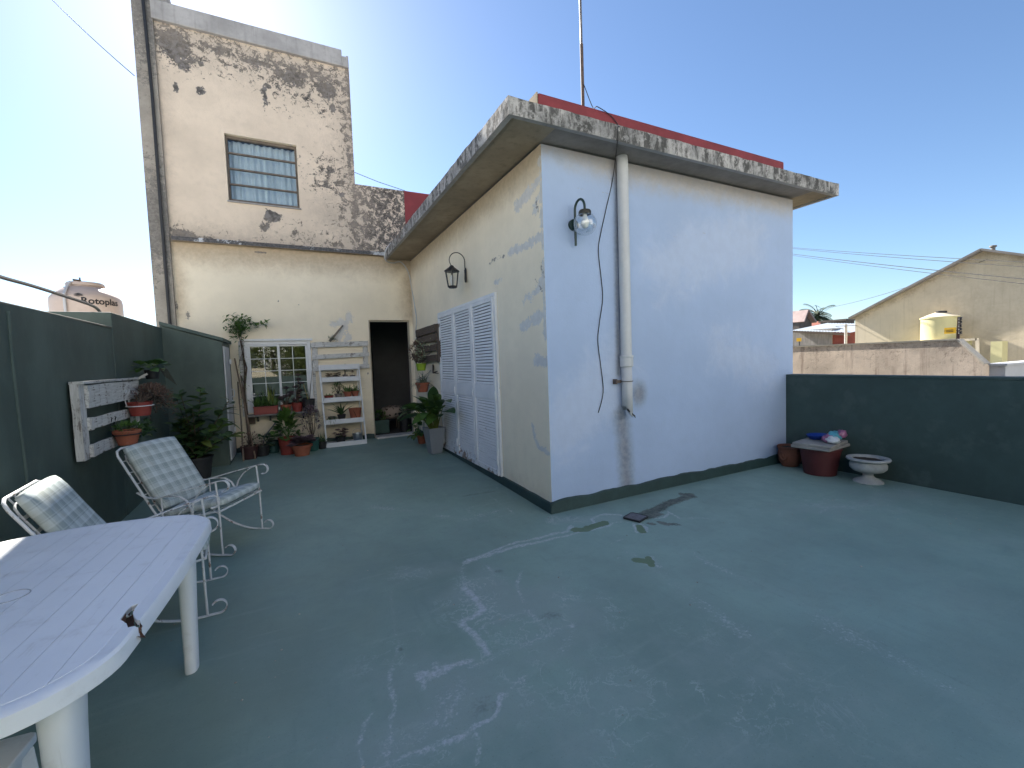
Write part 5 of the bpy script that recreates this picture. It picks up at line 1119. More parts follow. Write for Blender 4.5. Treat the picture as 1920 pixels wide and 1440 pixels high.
# ------------------------------------------------------------------ lamps, pipes and cables on the house
# lantern on the cream wall
lc = Vector((-.20, 1.96, 2.41)); ln = thing('wall_lantern', lc, 'black six-sided carriage lantern on the cream wall above the shutters', 'wall lamp')
m_lglass = glass('lantern glass', .12, (.92, .93, .92)); hexp = lambda r, z: [lc + Vector((r * math.cos(R(60 * k + 15)), r * math.sin(R(60 * k + 15)), z)) for k in range(6)]
b0_, t0_ = hexp(.062, .02), hexp(.092, .215)
m = MB()
for k in range(6): m.tube([b0_[k], t0_[k]], .006, 6); m.tube([b0_[k], b0_[(k + 1) % 6]], .007, 6); m.tube([t0_[k], t0_[(k + 1) % 6]], .007, 6)
m.build('cage', m_black, ln)
for k in range(6): m = MB(); i_ = lambda p, z: Vector((lc.x + (p.x - lc.x) * .96, lc.y + (p.y - lc.y) * .96, p.z)); m.add([i_(b0_[k], 0), i_(b0_[(k + 1) % 6], 0), i_(t0_[(k + 1) % 6], 0), i_(t0_[k], 0)], [(0, 1, 2, 3)]); m.build('pane', m_lglass, ln)
m = MB(); m.lathe([(.0, .0), (.05, .0), (.066, .014), (.066, .024), (.0, .024)], lc, 6); m.build('base', m_black, ln)
m = MB(); m.lathe([(.108, .212), (.095, .225), (.045, .262), (.03, .272), (.03, .282), (.014, .29), (0, .296)], lc, 6); m.build('roof', m_black, ln)
m = MB(); m.lathe([(.0, .03), (.018, .03), (.03, .09), (.028, .14), (.015, .165), (0, .17)], lc, 14); m.build('bulb', simple('frosted bulb', (.75, .75, .73), .3), ln)
m = MB(); r_ = .105; cc_ = lc + Vector((.075, 0, .355)); m.tube([lc + Vector((0, 0, .29))] + [cc_ + Vector((-r_ * math.cos(R(q)), 0, r_ * math.sin(R(q)))) for q in range(-40, 200, 15)] + [Vector((-.02, lc.y, lc.z + .22))], .006, 6); m.build('scroll_arm', m_black, ln)
m = MB(); m.lathe([(0, 0), (.028, .006), (.036, .05), (.03, .11), (.034, .16), (.012, .19), (0, .19)], (0, 0, 0), 14)
m2 = MB(); m2.v = [(-.012 - max(0, x) * .5, lc.y + y, lc.z + .08 + z) for x, y, z in m.v]; m2.f = m.f; m2.sm = m.sm; m2.build('wall_plate', m_black, ln)
# globe lamp on the pale wall
m_dgreen = simple('dark green enamel', (.012, .035, .03), .35, .1, 10, .05)
gx = .322; gl = thing('globe_lamp', (gx, -.03, 2.5), 'dark green swan-neck lamp with clear glass globe on the pale wall', 'wall lamp')
gc = PY(1097, 420, -.17)
m = MB(); m.tube([(gx, -.045, 2.50), (gx, -.045, 2.82)] + [(gx + (gc.x - gx) * .5 * (1 - math.cos(R(q))), -.045 - .125 * .5 * (1 - math.cos(R(q))), 2.82 + .085 * math.sin(R(q))) for q in range(15, 181, 15)] + [(gc.x, gc.y, gc.z + .11)], .0115, 10); m.build('swan_neck', m_dgreen, gl)
m = MB(); m.tube([(gx, -.002, 2.70), (gx, -.03, 2.70)], .05, 20); m.build('wall_plate', m_dgreen, gl)
m = MB(); m.tube([(gx, -.028, 2.70), (gx, -.046, 2.70)], .016, 10); m.build('stub', m_dgreen, gl)
m = MB(); m.lathe([(.0, .125), (.05, .122), (.058, .108), (.058, .085), (.05, .085), (.05, .1), (0, .105)], gc, 22); m.build('gallery', simple('aged brass ring', (.06, .055, .04), .45, metal=.4), gl)
m = MB(); m.lathe([(.105 * math.sin(R(a_)), -.105 * math.cos(R(a_))) for a_ in range(0, 156, 8)], gc, 32); m.build('globe', glass('clear globe', .02, (.90, .92, .93), .14), gl)
m = MB(); m.lathe([(.0, .1), (.02, .1), (.02, .07), (.034, .03), (.036, .0), (.025, -.03), (0, -.042)], gc, 18); m.build('bulb', simple('white lamp bulb', (.82, .82, .80), .25), gl)
# downpipe
dp = thing('downpipe', (.89, -.06, .85), 'white plastic rain downpipe with a broken lower end on the pale wall', 'pipe')
px_ = .89
m = MB(); m.tube([(px_, -.062, 1.40), (px_, -.062, 3.36), (px_ + .004, -.05, 3.41)], .055, 18); m.build('upper_pipe', m_pvc, dp)
m = MB(); m.lathe([(.058, 0), (.066, .004), (.066, .09), (.070, .094), (.070, .112), (.057, .114)], (px_, -.062, 1.345), 20); m.build('collar', m_pvc, dp)
m = MB(); nn = 18; vs = []
for k in range(nn):
    q = 2 * math.pi * k / nn; vs.append((px_ + .053 * math.cos(q), -.062 + .053 * math.sin(q), .895 + .05 * (math.cos(q) < -.2) - .06 * max(0, math.cos(q + .6)) + random.uniform(-.012, .012)))
vs += [(px_ + .053 * math.cos(2 * math.pi * k / nn), -.062 + .053 * math.sin(2 * math.pi * k / nn), 1.36) for k in range(nn)]; m.add(vs, [(k, (k + 1) % nn, nn + (k + 1) % nn, nn + k) for k in range(nn)], True)
lo = m.build('lower_pipe', m_pvc, dp); sm_ = lo.modifiers.new('wall', 'SOLIDIFY'); sm_.thickness = .004
m = MB(); m.add([(px_ - .045, -.115, .93), (px_ + .055, -.112, .85), (px_ + .062, -.11, .825), (px_ + .03, -.113, .852), (px_ - .05, -.112, .912)], [(0, 4, 3, 2, 1)]); lo2 = m.build('broken_shard', m_black, dp); sm_ = lo2.modifiers.new('wall', 'SOLIDIFY'); sm_.thickness = .004
m = MB(); m.tube([(px_ + .06 * math.cos(q), -.062 + .06 * math.sin(q), 1.20) for q in np.linspace(0, 2 * math.pi, 20)], .004, 5, False); m.bb((px_ - .12, -.05, 1.185), (px_ - .06, -.04, 1.215)); m.bb((px_ - .13, -.055, 1.175), (px_ - .115, -.002, 1.225)); m.build('clamp', simple('rusty steel', (.13, .10, .085), .6, .3, 20, .3, metal=.5), dp)
# antenna mast and its cable
mp = PY(1093, 190, .25); mast = thing('antenna_mast', (mp.x, .25, H1 + TS), 'thin rusty antenna mast standing on the flat roof', 'antenna')
m = MB(); m.tube([(mp.x, .25, H1 + TS - .01), (mp.x + .0, .25, 4.6)], .017, 10); m.build('lower_tube', simple('rusty tube', (.11, .075, .06), .7, .3, 14, .3), mast); m = MB(); m.tube([(mp.x, .25, 4.55), (mp.x - .002, .25, 6.9)], .0125, 10); m.build('upper_tube', simple('grey tube', (.14, .13, .13), .5, .2, 14, .2), mast)
m = MB(); m.lathe([(0, 0), (.05, 0), (.05, .012), (.02, .03), (.02, .06)], (mp.x, .25, H1 + TS - .01), 14); m.build('foot', m_black, mast)
def cable(name, pts, r, mat, label, cat='cable', n=6, sub=6):
    P = [Vector(p) for p in pts]; out = []
    for i in range(len(P) - 1):
        p0, p1, p2, p3 = P[max(0, i - 1)], P[i], P[i + 1], P[min(len(P) - 1, i + 2)]
        for k in range(sub): s = k / sub; out.append(.5 * ((2 * p1) + (p2 - p0) * s + (2 * p0 - 5 * p1 + 4 * p2 - p3) * s * s + (3 * p1 - p0 - 3 * p2 + p3) * s ** 3))
    out.append(P[-1]); m = MB(); m.tube(out, r, n); return m.top(name, mat, label, cat)
m_cab = simple('black cable', (.02, .02, .02), .6)
cable('antenna_cable', [(mp.x, .23, 4.2), (mp.x + .04, .14, 3.93), PY(1120, 200, .01), PY(1150, 222, .01), (1.0, -.02, H1 + TS + .06), PY(1160, 236, -OY - .02), PY(1158, 262, -OY - .02), PY(1155, 290, -.1)] + [PY(u, v, -.008) for u, v in ((1148, 340), (1138, 385), (1126, 440), (1122, 470), (1127, 520), (1130, 560), (1124, 605), (1121, 640), (1127, 690), (1131, 735), (1122, 774))], .0042, m_cab, 'thin black cable wandering down the pale wall beside the downpipe')
m = MB()
cable('white_cable', [PY(733, 456, 4.6), PY(725, 466, 4.55), PY(721, 478, 4.55), PY(724, 489, 4.6), PY(736, 493, 4.78), PY(750, 491, 4.84), PY(760, 500, 4.85), PY(767, 515, 4.85), PY(771, 535, 4.85), PX(777, 570, -.012), PX(781, 600, -.012), PX(779, 625, -.012)], .011, m_pvc, 'white cable looping from the eave corner down the cream walls')
# floor drain
c = PF(1192, 972); dr_ = thing('floor_drain', (c.x, c.y, .0), 'small square iron drain grate set in the terrace floor', 'drain', None, R(20)); S_ = .078
m = MB(); m.bb((-S_, -S_, .0), (S_, S_, .006)); m.build('pit_dark_plate', simple('drain darkness', (.01, .01, .012), .9), dr_, local=True)  # thin black plate coloured as the darkness below the grate
m = MB(); [m.bar((a_, -S_, .012), (a_, S_, .012), .012, .012) for a_ in (-S_, S_)]; [m.bar((-S_ + .006, a_, .012), (S_ - .006, a_, .012), .012, .012) for a_ in (-S_, S_)]; m.build('frame', m_black, dr_, local=True)
m_bar = simple('drain iron', (.26, .26, .30), .45, .2, 20, .2, metal=.5)
for k in range(6): x = -S_ + .02 + k * (2 * S_ - .04) / 5; m = MB(); m.bar((x, -S_ + .007, .0125), (x, S_ - .007, .0125), .011, .012); m.build('bar', m_bar, dr_, local=True)

# ------------------------------------------------------------------ pots by the right parapet
random.seed(91)
c = Vector((3.425, -.165, 0)); fp = thing('clay_pot', c, 'rounded terracotta pot with relief face in the corner by parapet', 'pot')
m_brn = simple('brown clay', (.20, .075, .045), .8, .2, 8, .3); pot(fp, c, .135, .255, m_brn, 'round')
d = (Vector((CAM.x, CAM.y, 0)) - Vector((c.x, c.y, 0))).normalized(); d = Quaternion((0, 0, 1), -.55) @ d
m = MB()
for q in np.linspace(-1, 1, 9): pass
ctr = c + d * .128 + Vector((0, 0, .14)); sd_ = Vector((-d.y, d.x, 0)); m.tube([ctr + sd_ * .042 * math.cos(q) + Vector((0, 0, .05 * math.sin(q))) for q in np.linspace(math.pi, 2 * math.pi, 9)], .011, 6); m.tube([ctr + sd_ * .035 * s + Vector((0, 0, .04)) + d * .004 * (1 - s * s) for s in (-1, -.4, .4, 1)], .010, 6); m.tube([ctr + Vector((0, 0, .03)) + d * .004, ctr + Vector((0, 0, -.005)) + d * .012], .010, 6); m.build('relief_face', m_brn, fp)
c = Vector((3.345, -.56, 0)); rp = thing('red_tub', c, 'dark red plastic tub under grey stone slabs by the parapet', 'tub'); pot(rp, c, .205, .315, simple('dark red plastic', (.085, .018, .02), .55, .12, 6, .08), 'bucket', False)
m_slab = simple('grey stone slab', (.30, .29, .275), .9, .15, 9, .4)
for k, (z, s_, rz_) in enumerate(((.317, 1.0, .10), (.349, .97, .16))):
    m = MB(); Rz = Matrix.Rotation(rz_, 3, 'Z'); m.box((3.34, -.565, z + .0155), (.53 * s_, .40 * s_, .03), Rz, .003); m.top('stone_slab', m_slab, ('lower of two grey stone slabs lying on the dark red tub', 'upper grey stone slab carrying the blue dish and plastic bag')[k], 'slab', None, .006)
zb = .381; c = Vector((3.46, -.47, zb)); m = MB(); m.lathe([(.075, 0), (.10, .02), (.118, .05), (.122, .052), (.118, .046), (.095, .02), (.07, .006), (0, .006)], c, 28, .012, 1.15, .85); m.top('blue_dish', simple('blue plastic', (.012, .05, .30), .4, .1, 5, .05), 'shallow blue plastic dish lying on the stone slab', 'dish')
m_bags = [simple('pink film', (.36, .14, .26), .35, .15, 12, .3), simple('turquoise film', (.10, .36, .46), .35, .15, 12, .3), simple('white film', (.66, .68, .70), .35, .1, 12, .3)]
bg_ = thing('plastic_bag', (3.42, -.72, zb), 'crumpled pink, turquoise and white plastic bag on the stone slab', 'bag')
def crumple(c, r, mat, sd):
    bm = bmesh.new(); bmesh.ops.create_icosphere(bm, subdivisions=3, radius=1)
    for v_ in bm.verts:
        p = v_.co.copy(); k = 1 + .38 * mnoise.noise(p * 1.7 + Vector((sd, 0, 0))) + .30 * abs(mnoise.noise(p * 3.9 + Vector((0, sd, 0)))) - .1; v_.co = Vector((p.x * r[0], p.y * r[1], p.z * r[2])) * k; v_.co.z = max(v_.co.z, -r[2] * .75)
    me = bpy.data.meshes.new('fold'); bm.to_mesh(me); bm.free(); o = obj('fold', me, mat, bg_); o.location = Vector(c) - Vector((3.42, -.72, zb)); me.polygons.foreach_set('use_smooth', [True] * len(me.polygons)); return o
crumple((3.33, -.66, zb + .045), (.07, .06, .05), m_bags[0], 1.); crumple((3.40, -.68, zb + .07), (.10, .06, .06), m_bags[1], 5.); crumple((3.30, -.72, zb + .04), (.06, .07, .045), m_bags[2], 9.); crumple((3.47, -.73, zb + .09), (.06, .045, .05), m_bags[0], 13.)
c = Vector((3.385, -1.02, 0)); ur = thing('stone_urn', c, 'weathered grey stone pedestal urn with wide rim by the parapet', 'urn')
m_urn = simple('weathered cast stone', (.36, .37, .37), .92, .16, 7, .5, dirt=((.16, .17, .15), 4, .56, .6))
m = MB(); m.lathe([(.0, 0), (.135, 0), (.135, .012), (.11, .03), (.06, .052), (.045, .075), (.05, .098), (.085, .108), (.135, .125), (.162, .155), (.165, .19), (.155, .215), (.15, .225), (.185, .238), (.195, .25), (.19, .264), (.165, .268), (.145, .26), (.135, .235), (0, .23)], c, 40); m.build('urn', m_urn, ur)
m = MB(); m.disc(c + Vector((0, 0, .243)), .135, 18, .01); m.build('soil', m_soil, ur)
# ------------------------------------------------------------------ beyond the terrace, right side
random.seed(101)
nw = thing('neighbour_wall', (6.6, 2, -3.6), 'weathered pinkish boundary wall with black streaks beyond the parapet', 'wall')
m_weath = plaster('streaked old render', (.60, .50, .405), [('moss', (.07, .055, .05), (.26, .20, .17), 14, 5.0, .3, 1.1, .6), ('brown_tone', (.30, .22, .17), (.38, .28, .21), 3, 1.6, .1, .7, .7)], var=.2, scale=1.6, bump=.25, streak=((.24, .17, .14), .75))
XN = 6.5
def topz(y): return np.where(y > -.72, 1.51, 1.51 + (y + .72) * 1.27)
def nwarp(P):
    P = P.copy(); k = P[:, 2] / 1.51; P[:, 2] = np.where(P[:, 2] > 0, k * topz(P[:, 1]), P[:, 2]); return P
grid('wall', (XN, 7.0, -.4), (0, -1, 0), (0, 0, 1), 8.0, 1.91, .04, m_weath, nw, warp=nwarp, fields={'moss': lambda P: np.clip(1 - (topz(P[:, 1]) - P[:, 2]) / .55, -1, 1) * .5 + .1 * np.sin(P[:, 1] * 7), 'brown_tone': lambda P: .15 + 0 * P[:, 0]})
m = MB(); pr = [(7.0, -3.59), (7.0, 1.505), (-.72, 1.505), (-1.0, 1.15), (-1.0, -3.59)]; n = len(pr)
m.add([(XN + .004, y, z) for y, z in pr] + [(XN + .18, y, z) for y, z in pr], [tuple(range(n)), tuple(reversed(range(n, 2 * n)))] + [(k, n + k, n + (k + 1) % n, (k + 1) % n) for k in range(n)]); m.build('wall_core', m_weath, nw)
m = MB(); m.bb((XN - .015, -.72, 1.508), (XN + .195, 7.0, 1.535), .003); m.bar((XN + .09, -.715, 1.522), (XN + .09, -1.0, 1.165), .022, .2, (1, 0, 0)); m.build('cap', simple('pale cap', (.50, .45, .38), .9, .15, 3, .3, objc=False), nw)
m = MB(); m.bb((XN + .2, -1.15, -3.59), (15, -.99, 1.135)); m.bb((XN + .15, -1.18, 1.135), (15, -.96, 1.165)); m.top('yard_wall', simple('grey whitewash', (.46, .47, .50), .9, .08, 1.5, .2, objc=False), 'low grey whitewashed wall meeting the end of the streaked wall', 'wall')
# gable house
XG = 16.0
gh = thing('gable_house', (XG + 4, 2, -3.6), 'big yellowish beige gable end wall of the neighbouring house', 'house')
m_gab = plaster('beige gable render', (.66, .57, .42), [('brown_tone', (.40, .33, .22), (.46, .38, .26), 2, 1.6, .1, .8, .6), ('moss', (.30, .25, .18), (.38, .31, .22), 4, 2.2, .3, .7, .6)], var=.10, scale=.6, streak=((.40, .34, .23), .4), bump=.5)
yl, ya, yr = 5.0, 1.77, -2.2; zl, za = 2.553, 4.142; zr_ = za - (ya - yr) * .42
def gtop(y): return np.where(y > ya, za - (y - ya) * (za - zl) / (yl - ya), za - (ya - y) * .42)
def gwarp(P):
    P = P.copy(); k = (P[:, 2] + 3.6) / 7.6; P[:, 2] = -3.6 + k * (gtop(P[:, 1]) + 3.6); return P
grid('wall', (XG, yl, -3.6), (0, -1, 0), (0, 0, 1), yl - yr, 7.6, .12, m_gab, gh, warp=gwarp, fields={'brown_tone': lambda P: .2 + .3 * np.sin(P[:, 1] * .9), 'moss': lambda P: np.clip(.6 - (gtop(P[:, 1]) - P[:, 2]) / .8, -1, 1)})
pr = [(yl, -3.6), (yl, zl - .004), (ya, za - .004), (yr, zr_ - .004), (yr, -3.6)]; n = 5; m = MB()
m.add([(XG + .01, y, z) for y, z in pr] + [(XG + 9, y, z) for y, z in pr], [tuple(range(n)), tuple(reversed(range(n, 2 * n)))] + [(k, n + k, n + (k + 1) % n, (k + 1) % n) for k in range(n)]); m.build('body', m_gab, gh)
m_rt = simple('dark roof edge', (.20, .185, .17), .8, .2, 1, .2, objc=False)
m = MB(); m.bar((XG + 4.4, yl + .10, zl - .03), (XG + 4.4, ya, za + .02), .06, 9.3, (1, 0, 0)); m.build('roof_pitch', m_rt, gh); m = MB(); m.bar((XG + 4.4, ya, za + .02), (XG + 4.4, yr, zr_ + .02), .06, 9.3, (1, 0, 0)); m.build('roof_pitch', m_rt, gh)
p = PX(1862, 470, XG + .4); m = MB(); m.lathe([(.05, 0), (.05, .14), (.08, .15), (.08, .19), (0, .21)], (p.x, p.y, float(gtop(np.array([p.y]))[0])), 12); m.build('vent', m_rt, gh)
# yard annex and yellow water tank
m_yel = plaster('yellow annex', (.60, .55, .30), [], var=.08, scale=1.2)
p = PX(1762, 600, 15.45)
an = thing('yard_annex', (15.2, 1.2, -3.6), 'yellow flat annex under the round tank against the gable', 'annex')
m = MB(); m.bb((14.9, p.y - .55, -3.59), (15.99, p.y + .5, 1.56)); m.build('wall', m_yel, an); m = MB(); m.bb((14.85, p.y - .6, 1.56), (15.99, p.y + .55, 1.62)); m.build('slab', m_gab, an)
m = MB(); q0 = PX(1800, 638, 14.5); q1 = PX(1832, 636, 14.5); q2 = PX(1836, 672, 14.5); m.bar(q0, q1, .06, .06); m.bar(q1 + Vector((0, 0, .03)), q2 - Vector((0, 0, .6)), .06, .06); m.build('beam', m_gab, an)
q0 = PX(1870, 640, 15.2); m = MB(); m.bb((15.1, q0.y - .12, -3.59), (15.5, q0.y + .1, q0.z)); m.build('post', m_yel, an)
wt = thing('yellow_tank', (p.x, p.y, 1.62), 'round yellow water tank with dark cap before the beige gable', 'water tank')
zt = PX(1762, 598, 15.45).z; rt_ = (PX(1727, 600, 15.45).y - PX(1797, 600, 15.45).y) / 2
m = MB(); m.lathe([(rt_, 0), (rt_, zt - 1.62), (rt_ * 1.05, zt - 1.61), (rt_ * 1.05, zt - 1.57)], (p.x, p.y, 1.62), 36); m.build('body', m_yel, wt)
m = MB(); m.lathe([(rt_ * 1.05, 0), (rt_ * .6, .09), (rt_ * .25, .15), (0, .16)], (p.x, p.y, zt + .05), 36); m.build('lid', m_gab, wt); m = MB(); m.lathe([(rt_ * .3, 0), (rt_ * .3, .06), (0, .07)], (p.x - .05, p.y - .05, zt + .17), 18); m.build('cap', m_black, wt)
# electric fence post and warning signs
q = PX(1796, 637, XN + .05); pz = PX(1797, 594, XN + .05).z
ep = thing('fence_post', (XN + .05, q.y, 1.53), 'dark electric fence post with ribbed insulators on the streaked wall', 'post')
m = MB(); m.bar((XN + .05, q.y, 1.525), (XN + .05, q.y - .01, pz), .03, .03); m.build('post', simple('rusty brown post', (.06, .03, .028), .7), ep)
for k in range(5): m = MB(); z = 1.60 + k * (pz - 1.62) / 4.6; m.lathe([(.012, 0), (.024, .008), (.014, .02), (.024, .032), (.012, .042)], (XN + .022, q.y - .03, z), 10); m.build('insulator', m_black, ep)
m_sign = simple('yellow sign plate', (.72, .42, .02), .5, .06, 8, .03)
a_ = PX(1771, 615, XN + .03); b_ = PX(1793, 625, XN + .03); sgn = thing('warning_sign', (XN + .03, (a_.y + b_.y) / 2, b_.z), 'yellow warning plate hanging beside the electric fence post', 'sign')
m = MB(); m.bb((XN + .02, a_.y, b_.z), (XN + .026, b_.y, a_.z)); m.build('plate', m_sign, sgn); m = MB(); m.tube([(XN + .023, a_.y, (a_.z + b_.z) / 2), (XN + .04, q.y, (a_.z + b_.z) / 2)], .006, 5); m.build('hook', m_black, sgn)
m = MB()
for z in (.35, .6): m.bb((XN + .0185, a_.y - .02, b_.z + (a_.z - b_.z) * z - .004), (XN + .0195, b_.y + .03, b_.z + (a_.z - b_.z) * z + .004))
m.build('print_lines', m_black, sgn)
a_ = PX(1494, 634, XN + .03); b_ = PX(1503, 640, XN + .03); m = MB(); m.bb((XN + .02, a_.y, b_.z), (XN + .026, b_.y, a_.z)); s2 = thing('warning_sign', (XN + .03, (a_.y + b_.y) / 2, 1.535), 'small yellow warning plate on the wall cap beside the house corner', 'sign'); m.build('plate', m_sign, s2); m = MB(); m.bar((XN + .035, (a_.y + b_.y) / 2, 1.53), (XN + .035, (a_.y + b_.y) / 2, a_.z), .012, .012); m.build('stake', m_black, s2)
# far sheds and roofs
def blk(x, u0, v0, u1, v1, dpt, zlow=-3.59): a_ = PX(u0, v0, x); b_ = PX(u1, v1, x); return (x, min(a_.y, b_.y), zlow), (x + dpt, max(a_.y, b_.y), max(a_.z, b_.z)), a_, b_
sd_ = thing('plank_shed', (24, 9, -3.6), 'grey plank shed with white metal roof and red gate beyond the streaked wall', 'shed')
A, B, a_, b_ = blk(22, 1470, 622, 1560, 645, 3); m = MB(); m.bb(A, B); m.build('wall', simple('grey planks', (.27, .25, .23), .9, .25, 2, .4, objc=False, stretch=(1, 6, 1)), sd_)
A, B, a_, b_ = blk(22.05, 1560, 622, 1585, 645, 3); m = MB(); m.bb(A, B); m.build('gate', simple('red gate', (.22, .055, .04), .8, .2, 2, .3, objc=False), sd_)
a_ = PX(1490, 613, 22); b_ = PX(1602, 616, 22); m = MB(); m.box(((22 + 23.4), (a_.y + b_.y) / 2, a_.z + .1), (0.01, .01, .01)); m = MB()
ns = 40
for i in range(ns):
    y0 = a_.y + (b_.y - a_.y) * i / ns; y1 = a_.y + (b_.y - a_.y) * (i + 1) / ns; z0 = .02 * (i % 2); z1 = .02 * ((i + 1) % 2); za_ = a_.z + (b_.z - a_.z) * i / ns; zb_ = a_.z + (b_.z - a_.z) * (i + 1) / ns; m.add([(21.6, y0, za_ - .2 + z0), (21.6, y1, zb_ - .2 + z1), (25, y1, zb_ + .22 + z1), (25, y0, za_ + .22 + z0)], [(0, 1, 2, 3)])
m.build('metal_roof', simple('white metal sheet', (.66, .70, .72), .5, .06, 2, .1, objc=False), sd_)
for s_ in (1, 2): m = MB(); m.bar((21.6, a_.y, a_.z - .24), (21.6, b_.y, b_.z - .30), .06, .08) if s_ == 1 else m.bb((21.9, b_.y - .3, -3.59), (22.2, b_.y - .1, b_.z - .25)); m.build(('fascia_board', 'end_post')[s_ - 1], m_brownwood, sd_)
q = PX(1586, 640, 20); q2 = PX(1586, 608, 20); m = MB(); m.tube([(20, q.y, -3.6), (20, q2.y, q2.z)], .055, 10); m.top('concrete_post', simple('pale concrete', (.46, .44, .40), .9), 'pale concrete post standing before the red gate', 'post')
def gable_block(name, y, u0, u1, ve, uap, vap, dpt, wm, rm, label):
    """ridge along Y, gable end towards the terrace"""
    a_, b_, ap = PY(u0, ve, y), PY(u1, ve, y), PY(uap, vap, y); t_ = thing(name, ((a_.x + b_.x) / 2, y + dpt / 2, -3.6), label, 'house'); ze = (a_.z + b_.z) / 2
    pr = [(a_.x, -3.59), (b_.x, -3.59), (b_.x, ze), (ap.x, ap.z), (a_.x, ze)]; m = MB(); m.add([(x, y, z) for x, z in pr] + [(x, y + dpt, z) for x, z in pr], [tuple(range(5)), tuple(reversed(range(5, 10)))] + [(k, 5 + k, 5 + (k + 1) % 5, (k + 1) % 5) for k in range(5)]); m.build('wall', wm, t_)
    for p_, q_ in (((a_.x, ze), (ap.x, ap.z)), ((ap.x, ap.z), (b_.x, ze))): m = MB(); m.bar((p_[0], y + dpt / 2 - .15, p_[1] + .08), (q_[0], y + dpt / 2 - .15, q_[1] + .08), .14, dpt + .6, (0, 1, 0)); m.build('roof', rm, t_)
    return t_
m_tile = simple('red roof tiles', (.26, .085, .055), .85, .25, 1.5, .4, objc=False); m_dkb = simple('dark brick', (.15, .125, .11), .9, .3, 2, .4, objc=False); m_oldw = simple('old beige wall', (.40, .34, .24), .9, .2, 1, .3, objc=False)
gable_block('brick_house', 21, 1499, 1522, 606, 1507, 584, 9, m_dkb, simple('pinkish roof', (.36, .27, .25), .85, .2, 1, .3, objc=False), 'dark brick house with steep pointed gable beside the palm')
gable_block('tiled_house', 25, 1562, 1587, 612, 1575, 601, 12, m_oldw, m_tile, 'beige house with small gable and red tiled roof beyond the shed')
a_, b_ = PY(1586, 601, 17), PY(1602, 601, 17); m = MB(); m.bb((a_.x, 17, -3.59), (b_.x, 19, a_.z)); m.bb((a_.x - .15, 16.9, a_.z), (b_.x + .15, 19.1, a_.z + .15)); m.top('brick_block', m_dkb, 'dark brick block squeezed between tiled house and beige gable', 'house')
# palm tree
pb = PX(1534, 594, 66); pt = thing('palm_tree', (pb.x, pb.y, -3.6), 'palm tree with arching fronds rising behind the far roofs', 'palm')
m = MB(); m.tube([(pb.x, pb.y, -3.6), (pb.x + .1, pb.y, -1), (pb.x, pb.y, pb.z)], [.38, .32, .30], 10); m.build('trunk', m_stem, pt)
m_palm = leafmat('palm frond', (.05, .075, .035), (.10, .12, .06), .5)
for k in range(26):
    q = R(k * 137.5); e = R(random.uniform(-5, 80)); d = Vector((math.cos(q) * math.cos(e), math.sin(q) * math.cos(e), math.sin(e))); L = random.uniform(2.4, 3.1); pos = Vector(pb); m = MB(); dd = d.copy(); pts = [pos.copy()]
    for i in range(10):
        dd = (dd + Vector((0, 0, -.17))).normalized(); pos = pos + dd * L / 10; pts.append(pos.copy()); sd2 = dd.cross(Vector((0, 0, 1))); sd2 = sd2.normalized() if sd2.length > .01 else Vector((1, 0, 0))
        for s_ in (-1, 1):
            for h_ in (0, .5): m.leaf(pos - dd * L / 10 * h_, sd2 * s_ + dd * .7 + Vector((0, 0, -.1)), 1.0 * (1 - abs(i - 4) / 9), .11, .7, 0, .1, 2, 0, .4)
    m.tube(pts, [.06] * 5 + [.035] * 6, 4); m.build('frond', m_palm, pt)
# overhead wires
def wire(a_, b_, sag, r, label): 
    pts = [a_.lerp(b_, i / 14) - Vector((0, 0, sag * 4 * (i / 14) * (1 - i / 14))) for i in range(15)]; m = MB(); m.tube(pts, r, 5); m.top('power_line', m_cab, label, 'cable', 'overhead lines beyond the parapet')
LBL = 'thin overhead line crossing the sky before the beige gable'
def far(u, v, x): return PX(u, v, x)
for (u0, v0, u1, v1, r_) in ((1440, 460, 1990, 495, .006), (1440, 461, 1990, 505, .006), (1440, 470, 1990, 530, .008), (1440, 472, 1990, 540, .006)): wire(far(u0, v0, 15), far(u1, v1, 9.5), .04, r_, LBL)
wire(far(1553, 577, 30), far(1850, 487, 15.7), .15, .010, 'slanting overhead line rising from the palm to the gable roof')
wire(far(1560, 612, 26), far(1605, 610, 15.9), .0, .012, 'short level wire between far roofs and gable corner')

# ------------------------------------------------------------------ beyond the left wall
nb = MB(); nb.bb((-12, -8, -3.59), (-3.97, 16, 1.15)); nb.top('neighbour_house', simple('pale bounce roof', (.66, .65, .63), .9, .1, 1.0, .2, objc=False), 'flat grey neighbouring roof behind the green boundary wall', 'house')  # roof under the tank, coloured pale to bounce sun onto the cream wall
tk = Vector((-5.71, 8.3, 1.15)); R_ = .56; k_ = (8.3 - CAM.y) / (4 - CAM.y)
def TK(u, v): p_ = PY(u, v, tk.y); return p_
zsh = TK(160, 559).z; ztop = TK(160, 533).z
m_tk = simple('pinkish beige polyethylene', (.60, .48, .40), .5, .08, 2, .06, dirt=((.36, .27, .22), 2.5, .6, .3))
rtk = thing('water_tank', tk, 'round pinkish beige plastic water tank with black lettering behind the wall', 'water tank')
cxk = (TK(92, 560).x + TK(229, 560).x) / 2; rk = (TK(229, 560).x - TK(92, 560).x) / 2 * .985; zn = TK(160, 541).z
m = MB(); m.lathe([(rk * .97, 0), (rk, .05), (rk, zsh - .12 - tk.z), (rk * .985, zsh - tk.z - .03), (rk * .93, zsh - tk.z + .02), (rk * .62, zn - tk.z - .01), (rk * .50, zn - tk.z), (rk * .49, ztop - tk.z - .06)], (cxk, tk.y, tk.z), 48); m.build('body', m_tk, rtk)
